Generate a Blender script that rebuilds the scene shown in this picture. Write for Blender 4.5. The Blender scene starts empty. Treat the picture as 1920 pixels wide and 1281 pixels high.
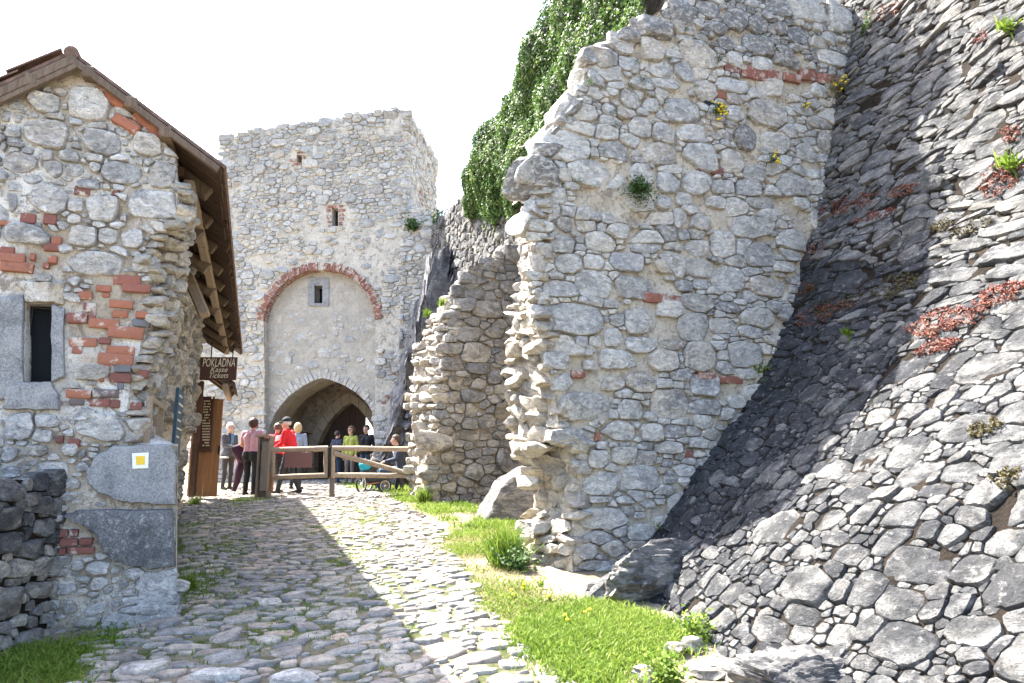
import bpy, bmesh, math, random
import numpy as np
from math import sin, cos, radians, pi, sqrt
from mathutils import Vector, Matrix, noise
from mathutils.geometry import delaunay_2d_cdt

random.seed(7)
V = Vector
SC = bpy.context.scene
COL = SC.collection
# ------------------------------------------------------------------ camera, sky, sun, exposure
FPX, PITCH, EYE = 1350.0, radians(10.0), 1.6
cam_d = bpy.data.cameras.new('camera')
cam_d.sensor_width = 36.0
cam_d.lens = 36.0 * FPX / 1920.0
cam_d.clip_start = 0.05
cam_d.clip_end = 3000
cam = bpy.data.objects.new('camera', cam_d)
COL.objects.link(cam)
cam.location = (0, 0, EYE)
cam.rotation_euler = (radians(90) + PITCH, 0, 0)
SC.camera = cam

SUN = V((-0.47, 0.335, 0.819)).normalized()
world = bpy.data.worlds.new('World')
SC.world = world
world.use_nodes = True
wn = world.node_tree
sky = wn.nodes.new('ShaderNodeTexSky')
sky.sky_type = 'NISHITA'
sky.sun_disc = False
sky.sun_elevation = math.asin(SUN.z)
sky.sun_rotation = math.atan2(SUN.x, SUN.y)
sky.air_density = 1.0
sky.dust_density = 3.0
sky.ozone_density = 0.7
bg = wn.nodes['Background']
bg.inputs['Strength'].default_value = 0.13
wn.links.new(sky.outputs[0], bg.inputs[0])
sun_d = bpy.data.lights.new('sun', 'SUN')
sun_d.energy = 4.3
sun_d.angle = radians(0.5)
sun_d.color = (1.0, 0.95, 0.86)
sun = bpy.data.objects.new('sun', sun_d)
COL.objects.link(sun)
sun.rotation_euler = SUN.to_track_quat('Z', 'Y').to_euler()
sun.location = (-20, 20, 40)
vs = SC.view_settings
vs.view_transform = 'Standard'
vs.look = 'None'
vs.gamma = 1
vs.use_curve_mapping = False
vs.exposure = 2.72
SC.cycles.max_bounces = 6
SC.cycles.diffuse_bounces = 4
SC.cycles.use_denoising = True

# ------------------------------------------------------------------ measuring helpers
TH = radians(19.5)
D2 = V((-sin(TH), cos(TH), 0))       # along the lane, uphill
E2 = V((cos(TH), sin(TH), 0))        # across the lane, to the right
CP, SP = cos(PITCH), sin(PITCH)

def ray(u, v):
    a = (u - 960) / FPX
    b = (640.5 - v) / FPX
    return V((a, CP - b * SP, b * CP + SP))

def project(p):
    d = V(p) - V((0, 0, EYE))
    f = d.y * CP + d.z * SP
    if f < 0.1:
        return (-9999, -9999, f)
    return (960 + FPX * d.x / f, 640.5 - FPX * (-d.y * SP + d.z * CP) / f, f)

def on_plane(u, v, O, e):
    """photo direction met with the upright plane through O along e -> (s, z)"""
    r = ray(u, v)
    n = V((-e.y, e.x, 0))
    t = n.dot(V((O.x, O.y, 0))) / n.dot(V((r.x, r.y, 0)))
    p = r * t
    return ((V((p.x, p.y, 0)) - V((O.x, O.y, 0))).dot(e), p.z + EYE)

def at_depth(u, v, Y):
    r = ray(u, v)
    t = Y / r.y
    return V((r.x * t, Y, r.z * t + EYE))

GY = [-40, -5, 0, 6, 12, 16, 20, 24, 40, 120, 600]
GZ = [-3, -.38, 0, .41, .80, 1.0, 1.10, 1.16, 1.3, 1.0, -8]
def ground(x, y):
    z = 0.0
    for k in (-1.0, -.5, 0, .5, 1.0):
        z += float(np.interp(y + k, GY, GZ))
    return z / 5

def on_ground(u, v):
    r = ray(u, v)
    lo, hi = 0.5, 200.0
    for _ in range(50):
        m = (lo + hi) / 2
        p = r * m
        if p.z + EYE > ground(p.x, p.y):
            lo = m
        else:
            hi = m
    p = r * lo
    return V((p.x, p.y, p.z + EYE))

def WA(w, a, z=0):
    """lane coordinates: w across, a along"""
    p = E2 * w + D2 * a
    return V((p.x, p.y, z))

# ------------------------------------------------------------------ object helpers
def tag(o, label=None, cat=None, group=None, kind=None):
    if label: o['label'] = label
    if cat: o['category'] = cat
    if group: o['group'] = group
    if kind: o['kind'] = kind
    return o

def empty(name, loc, label=None, cat=None, group=None):
    o = bpy.data.objects.new(name, None)
    o.empty_display_size = .2
    COL.objects.link(o)
    o.location = loc
    return tag(o, label, cat, group)

def world_loc(o):
    p = V((0, 0, 0))
    while o is not None:
        p += V(o.location)
        o = o.parent
    return p

def mesh_obj(name, verts, faces, mat, parent=None, smooth=False, sharp=None, origin=None, midx=None, rnd=None):
    """verts in world space; the object's origin goes to `origin` (or the centre of the verts)"""
    vs_ = [V(v) for v in verts]
    if origin is None:
        origin = V((0, 0, 0))
        for v in vs_: origin += v
        origin /= max(1, len(vs_))
    origin = V(origin)
    me = bpy.data.meshes.new(name)
    me.from_pydata([tuple(v - origin) for v in vs_], [], faces)
    mats = mat if isinstance(mat, (list, tuple)) else [mat]
    for m in mats: me.materials.append(m)
    if midx is not None:
        me.polygons.foreach_set('material_index', midx)
    if smooth:
        me.polygons.foreach_set('use_smooth', [True] * len(me.polygons))
        if sharp: me.set_sharp_from_angle(angle=radians(sharp))
    if rnd is not None:
        at = me.attributes.new('rnd', 'FLOAT', 'FACE')
        at.data.foreach_set('value', rnd if isinstance(rnd, list) else [rnd] * len(me.polygons))
    me.update()
    o = bpy.data.objects.new(name, me)
    COL.objects.link(o)
    if parent is not None:
        o.parent = parent
        o.location = origin - world_loc(parent)
    else:
        o.location = origin
    return o

class MB:
    """collects shapes, then links them as one mesh object"""
    def __init__(self): self.v, self.f, self.m = [], [], []
    def add(self, verts, faces, m=0):
        k = len(self.v)
        self.v += [V(p) for p in verts]
        self.f += [tuple(i + k for i in f) for f in faces]
        self.m += [m] * len(faces)
        return self
    def build(self, name, mat, parent=None, **kw):
        return mesh_obj(name, self.v, self.f, mat, parent, midx=self.m if isinstance(mat, (list, tuple)) else None, **kw)

def box_geo(c, x, y, z, bev=0.0, jit=0.0):
    """box about c with half-axes x, y, z (vectors), edges chamfered by bev (fraction)"""
    c, x, y, z = V(c), V(x), V(y), V(z)
    bm = bmesh.new()
    vv = [bm.verts.new((i, j, k)) for i in (-1, 1) for j in (-1, 1) for k in (-1, 1)]
    for f in ((0, 1, 3, 2), (4, 6, 7, 5), (0, 4, 5, 1), (2, 3, 7, 6), (0, 2, 6, 4), (1, 5, 7, 3)):
        bm.faces.new([vv[i] for i in f])
    lx, ly, lz = x.length, y.length, z.length
    for v in bm.verts:
        v.co = V((v.co.x * lx, v.co.y * ly, v.co.z * lz))
    if bev > 0:
        bmesh.ops.bevel(bm, geom=bm.edges[:], offset=bev, segments=1, affect='EDGES')
    bm.verts.index_update()
    xn, yn, zn = x.normalized(), y.normalized(), z.normalized()
    vs_ = []
    for v in bm.verts:
        p = v.co + V((random.uniform(-jit, jit), random.uniform(-jit, jit), random.uniform(-jit, jit)))
        vs_.append(c + xn * p.x + yn * p.y + zn * p.z)
    fs = [tuple(v.index for v in f.verts) for f in bm.faces]
    bm.free()
    return vs_, fs

def beam_geo(p0, p1, w, h, up=V((0, 0, 1)), bev=.006, jit=.002):
    p0, p1 = V(p0), V(p1)
    d = (p1 - p0)
    y = d.normalized()
    x = y.cross(up)
    if x.length < 1e-4: x = V((1, 0, 0))
    x.normalize()
    z = x.cross(y)
    return box_geo((p0 + p1) / 2, x * w / 2, d / 2, z * h / 2, bev, jit)

def tube_geo(pts, rads, n=8, cap=True, wob=0.0):
    pts = [V(p) for p in pts]
    vs_, fs = [], []
    prev = None
    for i, p in enumerate(pts):
        d = (pts[min(i + 1, len(pts) - 1)] - pts[max(i - 1, 0)]).normalized()
        if prev is None:
            a = d.orthogonal().normalized()
        else:
            a = prev - d * prev.dot(d)
            a = a.normalized() if a.length > 1e-6 else d.orthogonal().normalized()
        prev = a
        b = d.cross(a)
        r = rads[i] if isinstance(rads, (list, tuple)) else rads
        for k in range(n):
            t = 2 * pi * k / n
            rr = r * (1 + random.uniform(-wob, wob))
            vs_.append(p + a * cos(t) * rr + b * sin(t) * rr)
    for i in range(len(pts) - 1):
        for k in range(n):
            k2 = (k + 1) % n
            fs.append((i * n + k, i * n + k2, (i + 1) * n + k2, (i + 1) * n + k))
    if cap:
        fs.append(tuple(range(n - 1, -1, -1)))
        m = (len(pts) - 1) * n
        fs.append(tuple(range(m, m + n)))
    return vs_, fs

def log_geo(p0, p1, r, n=9, seg=6, bend=.012):
    p0, p1 = V(p0), V(p1)
    o = V((random.random() * 50, 3, 7))
    pts, rr = [], []
    for i in range(seg + 1):
        t = i / seg
        q = p0.lerp(p1, t)
        q += noise.noise_vector(o + V((t * 2, 0, 0))) * bend * sin(pi * t)
        pts.append(q)
        rr.append(r * (1 + .1 * noise.noise(o + V((0, t * 3, 0)))))
    return tube_geo(pts, rr, n, True, .04)

def inside(poly, x, y):
    c = False
    n = len(poly)
    j = n - 1
    for i in range(n):
        xi, yi = poly[i]
        xj, yj = poly[j]
        if (yi > y) != (yj > y) and x < (xj - xi) * (y - yi) / (yj - yi) + xi:
            c = not c
        j = i
    return c

def poly_area(p):
    return .5 * sum(p[i - 1][0] * p[i][1] - p[i][0] * p[i - 1][1] for i in range(len(p)))

def fbm(p, oct_=4, lac=2.1, gain=.5):
    a, s = 1.0, 0.0
    q = V(p)
    for _ in range(oct_):
        s += a * noise.noise(q)
        q = q * lac + V((3.1, 1.7, 5.3))
        a *= gain
    return s

def sheet(poly, holes, place, step=None, amp=0.0, scale=3.0):
    """triangulated polygon with holes; place(s, t, h) -> point. returns verts, faces"""
    pts = [tuple(p) for p in poly]
    edges = [(i, (i + 1) % len(poly)) for i in range(len(poly))]
    for h in holes:
        k = len(pts)
        pts += [tuple(p) for p in h]
        edges += [(k + i, k + (i + 1) % len(h)) for i in range(len(h))]
    nb = len(pts)
    if step:
        xs = [p[0] for p in poly]
        ys = [p[1] for p in poly]
        y = min(ys) + step / 2
        while y < max(ys):
            x = min(xs) + step / 2
            while x < max(xs):
                q = (x + random.uniform(-.3, .3) * step, y + random.uniform(-.3, .3) * step)
                if inside(poly, *q) and not any(inside(h, *q) for h in holes):
                    pts.append(q)
                x += step
            y += step
    r = delaunay_2d_cdt([V((p[0], p[1])) for p in pts], edges, [], 0, 1e-5, False)
    ov, of = r[0], r[2]
    bset = set((round(p[0], 4), round(p[1], 4)) for p in pts[:nb])
    vs_ = []
    for p in ov:
        h = 0.0
        if amp and (round(p.x, 4), round(p.y, 4)) not in bset:
            h = amp * fbm(V((p.x * scale, p.y * scale, 4.2)))
        vs_.append(place(p.x, p.y, h))
    fs = []
    for f in of:
        cx = sum(ov[i].x for i in f) / 3
        cy = sum(ov[i].y for i in f) / 3
        if inside(poly, cx, cy) and not any(inside(h, cx, cy) for h in holes):
            fs.append(tuple(f))
    return vs_, fs

def slab(mb, poly, holes, place, d0, d1, step=None, amp=0.0, m=0, back_poly=None, skip_sides=False):
    """solid between face height d0 (towards the viewer) and d1 (behind)"""
    vs_, fs = sheet(poly, holes, lambda s, t, h: place(s, t, d0 + h), step, amp)
    mb.add(vs_, fs, m)
    bp = back_poly or poly
    if d1 != d0:
        vb, fb = sheet(bp, holes, lambda s, t, h: place(s, t, d1))
        mb.add(vb, [f[::-1] for f in fb], m)
        if not skip_sides:
            for lp, lb in [(poly, bp)] + [(h, h) for h in holes]:
                n = len(lp)
                vv = [place(p[0], p[1], d0) for p in lp] + [place(p[0], p[1], d1) for p in lb]
                mb.add(vv, [(i, (i + 1) % n, n + (i + 1) % n, n + i) for i in range(n)], m)

def plane_place(O, e):
    n = V((e.y, -e.x, 0))        # towards the viewer for walls that face the camera
    def f(s, t, h):
        return V((O.x + e.x * s + n.x * h, O.y + e.y * s + n.y * h, t))
    return f

# ------------------------------------------------------------------ materials
class NT:
    def __init__(self, name):
        self.mat = bpy.data.materials.new(name)
        self.mat.use_nodes = True
        self.t = self.mat.node_tree
        self.bsdf = self.t.nodes['Principled BSDF']
        self.pos = self.t.nodes.new('ShaderNodeNewGeometry').outputs['Position']
    def n(self, typ, **kw):
        nd = self.t.nodes.new(typ)
        for k, v in kw.items(): setattr(nd, k, v)
        return nd
    def link(self, a, b): self.t.links.new(a, b)
    def noise(self, scale, detail=4, rough=.55, vec=None, dist=0.0):
        nd = self.n('ShaderNodeTexNoise')
        nd.inputs['Scale'].default_value = scale
        nd.inputs['Detail'].default_value = detail
        nd.inputs['Roughness'].default_value = rough
        nd.inputs['Distortion'].default_value = dist
        self.link(vec if vec is not None else self.pos, nd.inputs['Vector'])
        return nd.outputs['Fac']
    def voro(self, scale, feature='F1', vec=None):
        nd = self.n('ShaderNodeTexVoronoi', feature=feature)
        nd.inputs['Scale'].default_value = scale
        self.link(vec if vec is not None else self.pos, nd.inputs['Vector'])
        return nd.outputs['Distance']
    def attr(self, name):
        nd = self.n('ShaderNodeAttribute', attribute_name=name)
        return nd.outputs['Fac']
    def ramp(self, fac, stops, interp='LINEAR'):
        nd = self.n('ShaderNodeValToRGB')
        cr = nd.color_ramp
        cr.interpolation = interp
        while len(cr.elements) > 1: cr.elements.remove(cr.elements[-1])
        for i, (p, c) in enumerate(stops):
            el = cr.elements[0] if i == 0 else cr.elements.new(p)
            el.position = p
            el.color = (*c, 1)
        self.link(fac, nd.inputs['Fac'])
        return nd.outputs['Color']
    def rng(self, fac, a, b, c=0.0, d=1.0):
        nd = self.n('ShaderNodeMapRange')
        for i, v in zip((1, 2, 3, 4), (a, b, c, d)): nd.inputs[i].default_value = v
        self.link(fac, nd.inputs[0])
        return nd.outputs[0]
    def mix(self, fac, a, b, mode='MIX'):
        nd = self.n('ShaderNodeMix', data_type='RGBA', blend_type=mode)
        for v, s in ((fac, nd.inputs[0]), (a, nd.inputs[6]), (b, nd.inputs[7])):
            if isinstance(v, (int, float)): s.default_value = v
            elif isinstance(v, tuple): s.default_value = (*v, 1)
            else: self.link(v, s)
        return nd.outputs[2]
    def math(self, op, a, b):
        nd = self.n('ShaderNodeMath', operation=op)
        for v, s in ((a, nd.inputs[0]), (b, nd.inputs[1])):
            if isinstance(v, (int, float)): s.default_value = v
            else: self.link(v, s)
        return nd.outputs[0]
    def vmul(self, vec, xyz):
        nd = self.n('ShaderNodeVectorMath', operation='MULTIPLY')
        self.link(vec, nd.inputs[0])
        nd.inputs[1].default_value = xyz
        return nd.outputs[0]
    def bump(self, h, strength, dist, prev=None):
        nd = self.n('ShaderNodeBump')
        nd.inputs['Strength'].default_value = strength
        nd.inputs['Distance'].default_value = dist
        self.link(h, nd.inputs['Height'])
        if prev is not None: self.link(prev, nd.inputs['Normal'])
        return nd.outputs[0]
    def done(self, color, rough=.9, normal=None, spec=.3):
        if isinstance(color, tuple): self.bsdf.inputs['Base Color'].default_value = (*color, 1)
        else: self.link(color, self.bsdf.inputs['Base Color'])
        if isinstance(rough, (int, float)): self.bsdf.inputs['Roughness'].default_value = rough
        else: self.link(rough, self.bsdf.inputs['Roughness'])
        self.bsdf.inputs['Specular IOR Level'].default_value = spec
        if normal is not None: self.link(normal, self.bsdf.inputs['Normal'])
        return self.mat

def stone_mat(name, stops, stain, stain_lo=.5, stain_hi=.68, stain_amt=.8, pale=(.62, .62, .6), pale_lo=.6, pale_hi=.72,
              pale_amt=.6, buff=(.40, .33, .24), buff_amt=.5, bump=.85, stretch=(1, 1, 1.6), fine=1.0, weather=.3):
    k = NT(name)
    rnd = k.attr('rnd')
    base = k.ramp(rnd, stops)
    vec = k.vmul(k.pos, stretch)
    # every stone gets its own offset into the noise so patterns do not run across joints
    off = k.n('ShaderNodeVectorMath', operation='ADD')
    k.link(vec, off.inputs[0])
    cmb = k.n('ShaderNodeCombineXYZ')
    k.link(k.math('MULTIPLY', rnd, 37.0), cmb.inputs[0])
    k.link(k.math('MULTIPLY', rnd, 91.0), cmb.inputs[1])
    k.link(cmb.outputs[0], off.inputs[1])
    vec = off.outputs[0]
    n1 = k.noise(2.6 * fine, 8, .62, vec, .4)
    n2 = k.noise(14 * fine, 6, .65, vec)
    n3 = k.noise(60 * fine, 3, .6, vec)
    n4 = k.noise(5.5 * fine, 6, .6, vec, .8)
    c = k.mix(k.math('MULTIPLY', k.rng(n4, .52, .7), buff_amt), base, buff)
    c = k.mix(k.math('MULTIPLY', k.rng(n1, stain_lo - .05, stain_hi - .10), stain_amt), c, stain)
    nw = k.noise(.9, 6, .62, k.vmul(k.pos, (1.5, 1.5, .7)), .8)
    c = k.mix(k.rng(nw, .53, .66, 0, weather), c, stain)
    c = k.mix(k.math('MULTIPLY', k.rng(n2, pale_lo - .05, pale_hi - .09), pale_amt), c, pale)
    c = k.mix(k.rng(n3, .57, .68, 0, .75), c, stain)
    n5 = k.noise(9 * fine, 7, .7, vec, 1.2)
    c = k.mix(.75, c, k.ramp(n5, [(.36, (.46, .46, .47)), (.46, (.84, .84, .85)), (.53, (1, 1, 1)), (.64, (1.35, 1.34, 1.31))]), 'MULTIPLY')
    n6 = k.noise(34 * fine, 6, .75, vec, .5)
    c = k.mix(k.rng(n6, .55, .64, 0, .75), c, stain)
    c = k.mix(k.rng(n6, .40, .30, 0, .5), c, pale)
    crack = k.voro(7 * fine, 'DISTANCE_TO_EDGE', k.vmul(vec, (1, 1, 2.2)))
    nb = k.bump(n1, bump * .8, .06)
    nb = k.bump(n5, bump, .05, nb)
    nb = k.bump(k.rng(crack, 0, .06), bump * .4, .015, nb)
    nb = k.bump(n2, bump, .02, nb)
    nb = k.bump(n6, bump * .8, .008, nb)
    return k.done(c, .92, nb, .25)

def mortar_mat(name, a, b, dark, lime=None, bump=.8, lime_lo=.5, joint=.8):
    k = NT(name)
    n1 = k.noise(3, 7, .65, None, .5)
    n2 = k.noise(22, 6, .7)
    n3 = k.noise(90, 3, .6)
    n4 = k.noise(1.1, 5, .6)
    c = k.mix(k.rng(n1, .42, .58), a, b)
    if lime: c = k.mix(k.rng(n4, lime_lo, lime_lo + .12), c, lime)
    c = k.mix(k.rng(k.noise(5.5, 7, .7, None, 1.0), .53, .60, 0, joint), c, dark)
    c = k.mix(k.rng(n2, .54, .66, 0, .85), c, dark)
    n5 = k.noise(9, 5, .7, None, .6)
    c = k.mix(k.rng(n5, .58, .68, 0, .6), c, dark)
    c = k.mix(k.rng(n3, .32, .5, .45, 0), c, dark)
    g = k.voro(38)
    nb = k.bump(n1, bump, .06)
    nb = k.bump(n2, bump, .03, nb)
    nb = k.bump(g, bump * .5, .01, nb)
    return k.done(c, .95, nb, .2)

def wood_mat(name, a, b, dark, axis=(1, 12, 12), scale=3.0, rough=.8, bump=.35):
    k = NT(name)
    tc = k.n('ShaderNodeTexCoord').outputs['Object']
    oi = k.n('ShaderNodeObjectInfo').outputs['Random']
    vec = k.vmul(tc, axis)
    ad = k.n('ShaderNodeVectorMath', operation='ADD')
    k.link(vec, ad.inputs[0])
    cm = k.n('ShaderNodeCombineXYZ')
    k.link(k.math('MULTIPLY', oi, 50.0), cm.inputs[0])
    k.link(cm.outputs[0], ad.inputs[1])
    n1 = k.noise(scale, 6, .6, ad.outputs[0], .6)
    n2 = k.noise(scale * 5, 4, .6, ad.outputs[0])
    n3 = k.noise(4, 5, .6, tc)
    c = k.mix(k.rng(n1, .35, .65), a, b)
    c = k.mix(k.rng(n2, .55, .72, 0, .7), c, dark)
    c = k.mix(k.rng(n3, .55, .75, 0, .5), c, dark)
    c = k.mix(k.math('MULTIPLY', oi, .35), c, dark)
    nb = k.bump(n1, bump, .01)
    nb = k.bump(n2, bump, .004, nb)
    return k.done(c, rough, nb, .25)

def plain_mat(name, c, rough=.7, var=.25, scale=12, bump=.1, spec=.3, metal=0.0):
    k = NT(name)
    n = k.noise(scale, 5, .6)
    col = k.mix(k.rng(n, .3, .7, 0, 1), tuple(x * (1 - var) for x in c), tuple(min(1, x * (1 + var)) for x in c))
    k.bsdf.inputs['Metallic'].default_value = metal
    return k.done(col, rough, k.bump(n, bump, .01), spec)

def leaf_mat(name, stops, trans=.25, rough=.55):
    k = NT(name)
    rnd = k.attr('rnd')
    n = k.noise(1.7, 3)
    f = k.math('ADD', k.math('MULTIPLY', rnd, .7), k.math('MULTIPLY', k.rng(n, .3, .7), .3))
    c = k.ramp(f, stops)
    m = k.done(c, rough, None, .18)
    k.bsdf.inputs['Transmission Weight'].default_value = 0.0
    tr = k.n('ShaderNodeBsdfTranslucent')
    k.link(c, tr.inputs[0])
    mx = k.n('ShaderNodeMixShader')
    mx.inputs[0].default_value = trans
    out = k.t.nodes['Material Output']
    k.link(k.bsdf.outputs[0], mx.inputs[1])
    k.link(tr.outputs[0], mx.inputs[2])
    k.link(mx.outputs[0], out.inputs[0])
    return m

M = {}
M['limestone'] = stone_mat('pale_limestone', [(0, (.34, .33, .315)), (.15, (.47, .455, .43)), (.45, (.60, .58, .54)), (.7, (.66, .63, .57)),
                                              (.86, (.56, .49, .40)), (.94, (.29, .28, .27)), (1, (.18, .178, .175))],
                           (.22, .22, .225), .56, .74, .6, (.74, .73, .70), .54, .68, .6, (.52, .43, .32), .35)
M['housestone'] = stone_mat('grey_white_stone', [(0, (.42, .415, .405)), (.3, (.55, .54, .525)), (.6, (.63, .61, .58)), (.85, (.55, .505, .445)), (1, (.34, .335, .325))],
                            (.19, .19, .2), .56, .72, .6, (.76, .755, .74), .56, .7, .55, (.44, .38, .30), .35)
M['towerstone'] = stone_mat('tower_stone', [(0, (.37, .365, .35)), (.3, (.51, .50, .475)), (.6, (.59, .565, .52)), (.85, (.56, .50, .41)), (1, (.34, .325, .305))],
                            (.22, .22, .225), .56, .75, .5, (.70, .69, .66), .6, .74, .4, (.48, .40, .30), .4)
M['darkstone'] = stone_mat('weathered_dark_shaded_stone', [(0, (.038, .040, .046)), (.28, (.062, .065, .072)), (.36, (.145, .145, .146)), (.6, (.19, .188, .184)), (.85, (.235, .23, .22)), (1, (.15, .145, .138))],  # lowest ramp tones also paint the shadow band of the leaning wall darker
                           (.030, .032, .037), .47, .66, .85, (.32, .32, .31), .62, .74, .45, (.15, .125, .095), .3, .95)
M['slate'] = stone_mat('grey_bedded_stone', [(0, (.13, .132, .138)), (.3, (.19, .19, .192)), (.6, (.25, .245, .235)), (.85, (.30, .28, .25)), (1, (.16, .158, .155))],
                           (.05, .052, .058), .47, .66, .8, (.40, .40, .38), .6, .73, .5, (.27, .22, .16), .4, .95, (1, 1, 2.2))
M['ruinstone'] = stone_mat('brown_grey_stone', [(0, (.26, .25, .235)), (.3, (.40, .38, .345)), (.6, (.48, .45, .40)), (.85, (.52, .46, .37)), (1, (.20, .20, .205))],
                           (.12, .115, .11), .52, .7, .75, (.56, .54, .5), .6, .73, .45, (.44, .35, .24), .5)
M['corestone'] = stone_mat('warm_rubble_core', [(0, (.40, .36, .30)), (.3, (.50, .46, .40)), (.6, (.56, .52, .45)), (.85, (.52, .44, .33)), (1, (.36, .33, .30))],
                           (.24, .22, .2), .56, .75, .6, (.64, .62, .57), .6, .74, .4, (.50, .41, .29), .5)
M['cobble'] = stone_mat('cobblestone', [(0, (.16, .155, .155)), (.22, (.25, .238, .22)), (.45, (.32, .30, .258)), (.62, (.36, .315, .255)), (.75, (.26, .215, .185)),
                                        (.88, (.43, .40, .35)), (1, (.40, .30, .22))],
                        (.13, .13, .135), .55, .75, .55, (.5, .49, .46), .62, .75, .35, (.38, .31, .23), .35, .35, (1, 1, 1))
M['granite'] = None
k = NT('grey_granite')
n1 = k.noise(75, 3, .7); n2 = k.noise(3, 6, .6); n3 = k.noise(160, 2, .6)
c = k.mix(k.rng(n1, .38, .62), (.15, .155, .165), (.32, .32, .32))
c = k.mix(k.rng(n3, .6, .7, 0, .35), c, (.5, .5, .49))
n4 = k.noise(7, 6, .65)
c = k.mix(k.rng(n4, .5, .68, 0, .75), c, (.085, .088, .095))
c = k.mix(k.rng(n2, .5, .7, 0, .45), c, (.42, .41, .39))
M['granite'] = k.done(c, .85, k.bump(n1, .5, .008, k.bump(n2, .4, .03)), .3)
k = NT('dark_granite')
n1 = k.noise(75, 3, .7); n2 = k.noise(4, 6, .65); n3 = k.noise(22, 5, .7)
c = k.mix(k.rng(n1, .38, .62), (.085, .088, .095), (.21, .21, .21))
c = k.mix(k.rng(n3, .55, .64, 0, .7), c, (.42, .42, .41))
c = k.mix(k.rng(n2, .52, .62, 0, .6), c, (.055, .057, .062))
M['dark_granite'] = k.done(c, .88, k.bump(n1, .5, .008, k.bump(n2, .6, .04, k.bump(n3, .5, .015))), .25)
k = NT('fired_brick')
rnd = k.attr('rnd'); n1 = k.noise(18, 6, .65); n2 = k.noise(7, 6, .7); n3 = k.noise(60, 3)
c = k.ramp(rnd, [(0, (.29, .125, .082)), (.3, (.33, .135, .085)), (.55, (.25, .10, .078)), (.75, (.19, .083, .07)), (.86, (.15, .07, .06)), (.92, (.13, .13, .14)), (1, (.16, .16, .18))])
for nm_, lo_, amt_ in (('brick', .56, .8), ('old_brick', .50, .65)):
    if nm_ == 'old_brick':
        k = NT('weathered_brick')
        rnd = k.attr('rnd'); n1 = k.noise(18, 6, .65); n2 = k.noise(7, 6, .7); n3 = k.noise(60, 3)
        c = k.ramp(rnd, [(0, (.28, .125, .088)), (.5, (.24, .10, .074)), (1, (.16, .08, .068))])
    c = k.mix(k.rng(n2, lo_, lo_ + .08, 0, amt_), c, (.56, .52, .46))
    c = k.mix(k.rng(n1, .55, .7, 0, .6), c, (.14, .075, .058))
    M[nm_] = k.done(c, .92, k.bump(n1, .6, .012, k.bump(n3, .4, .004)), .2)
M['mortar'] = mortar_mat('sandy_mortar', (.60, .54, .445), (.50, .44, .355), (.20, .17, .14), joint=.6)
M['mortar_lime'] = mortar_mat('limed_mortar', (.48, .41, .32), (.40, .345, .28), (.22, .18, .14), (.74, .72, .68), .9, .42)
M['mortar_tower'] = mortar_mat('tower_mortar', (.58, .53, .45), (.48, .44, .38), (.24, .22, .19))
M['plaster'] = mortar_mat('old_grey_plaster', (.46, .425, .37), (.38, .352, .31), (.24, .22, .19), None, .9, .5, .35)
M['mortar_dark'] = mortar_mat('mossy_dark_joint', (.015, .0105, .007), (.024, .017, .011), (.007, .005, .004))
M['mortar_brown'] = mortar_mat('brown_mortar', (.42, .36, .275), (.33, .28, .215), (.13, .11, .09))
M['ashlar'] = mortar_mat('dressed_arch_stone', (.40, .34, .26), (.33, .28, .22), (.2, .17, .13), None, .25, .5, .3)
M['passage'] = mortar_mat('passage_plaster', (.36, .30, .23), (.27, .23, .18), (.08, .07, .06), None, .5)
M['oldwood'] = wood_mat('weathered_grey_brown_timber', (.20, .15, .11), (.12, .085, .06), (.05, .038, .03), (14, 14, 1.2))
M['beamwood'] = wood_mat('pale_eave_beam', (.34, .27, .20), (.22, .165, .115), (.10, .075, .055), (12, 12, 12))
M['boardwood'] = wood_mat('red_brown_boards', (.105, .062, .042), (.065, .040, .029), (.025, .017, .014), (9, 9, 2))
M['doorwood'] = wood_mat('orange_brown_planks', (.42, .22, .10), (.30, .145, .065), (.12, .06, .035), (22, 22, 1.0))
M['gatewood'] = wood_mat('dark_gate_planks', (.085, .052, .038), (.05, .032, .026), (.02, .015, .013), (16, 16, .8))
M['fencewood'] = wood_mat('greyed_peeled_log', (.42, .33, .245), (.30, .225, .16), (.10, .075, .06), (6, 6, 6))
M['postwood'] = wood_mat('grey_post_timber', (.25, .21, .175), (.17, .14, .115), (.06, .05, .045), (20, 20, 1.2))
M['signwood'] = plain_mat('brown_sign_paint', (.085, .040, .030), .6, .2, 40)
M['plate'] = plain_mat('brown_notice_plate', (.19, .095, .085), .6, .08, 50)
M['letter'] = plain_mat('cream_lettering', (.75, .66, .46), .6, .05)
M['tile'] = plain_mat('clay_roof_tile', (.15, .095, .075), .9, .4, 14, .4)
M['dark'] = plain_mat('unlit_hole_black', (.012, .013, .016), .6, .2)  # near-black colour standing in for the unlit depth of openings
M['glass'] = plain_mat('dark_window_glass', (.006, .008, .011), .55, .2, 6, .02, .12)
M['white_paint'] = plain_mat('white_paint', (.82, .82, .80), .7, .05)
M['yellow_paint'] = plain_mat('yellow_paint', (.80, .52, .05), .7, .08)
M['paper'] = plain_mat('printed_paper', (.62, .60, .55), .8, .3, 26)
M['blueboard'] = plain_mat('dark_blue_board', (.02, .055, .085), .5, .2)
M['iron'] = plain_mat('blackened_iron', (.03, .03, .032), .5, .2, 30, .1, .5, .8)
M['sedum'] = leaf_mat('red_stonecrop', [(0, (.075, .022, .016)), (.4, (.15, .045, .032)), (.75, (.21, .075, .05)), (1, (.19, .13, .065))], .08)
M['moss'] = leaf_mat('olive_moss', [(0, (.028, .022, .009)), (.5, (.055, .044, .014)), (1, (.09, .07, .02))], .1)
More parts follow.
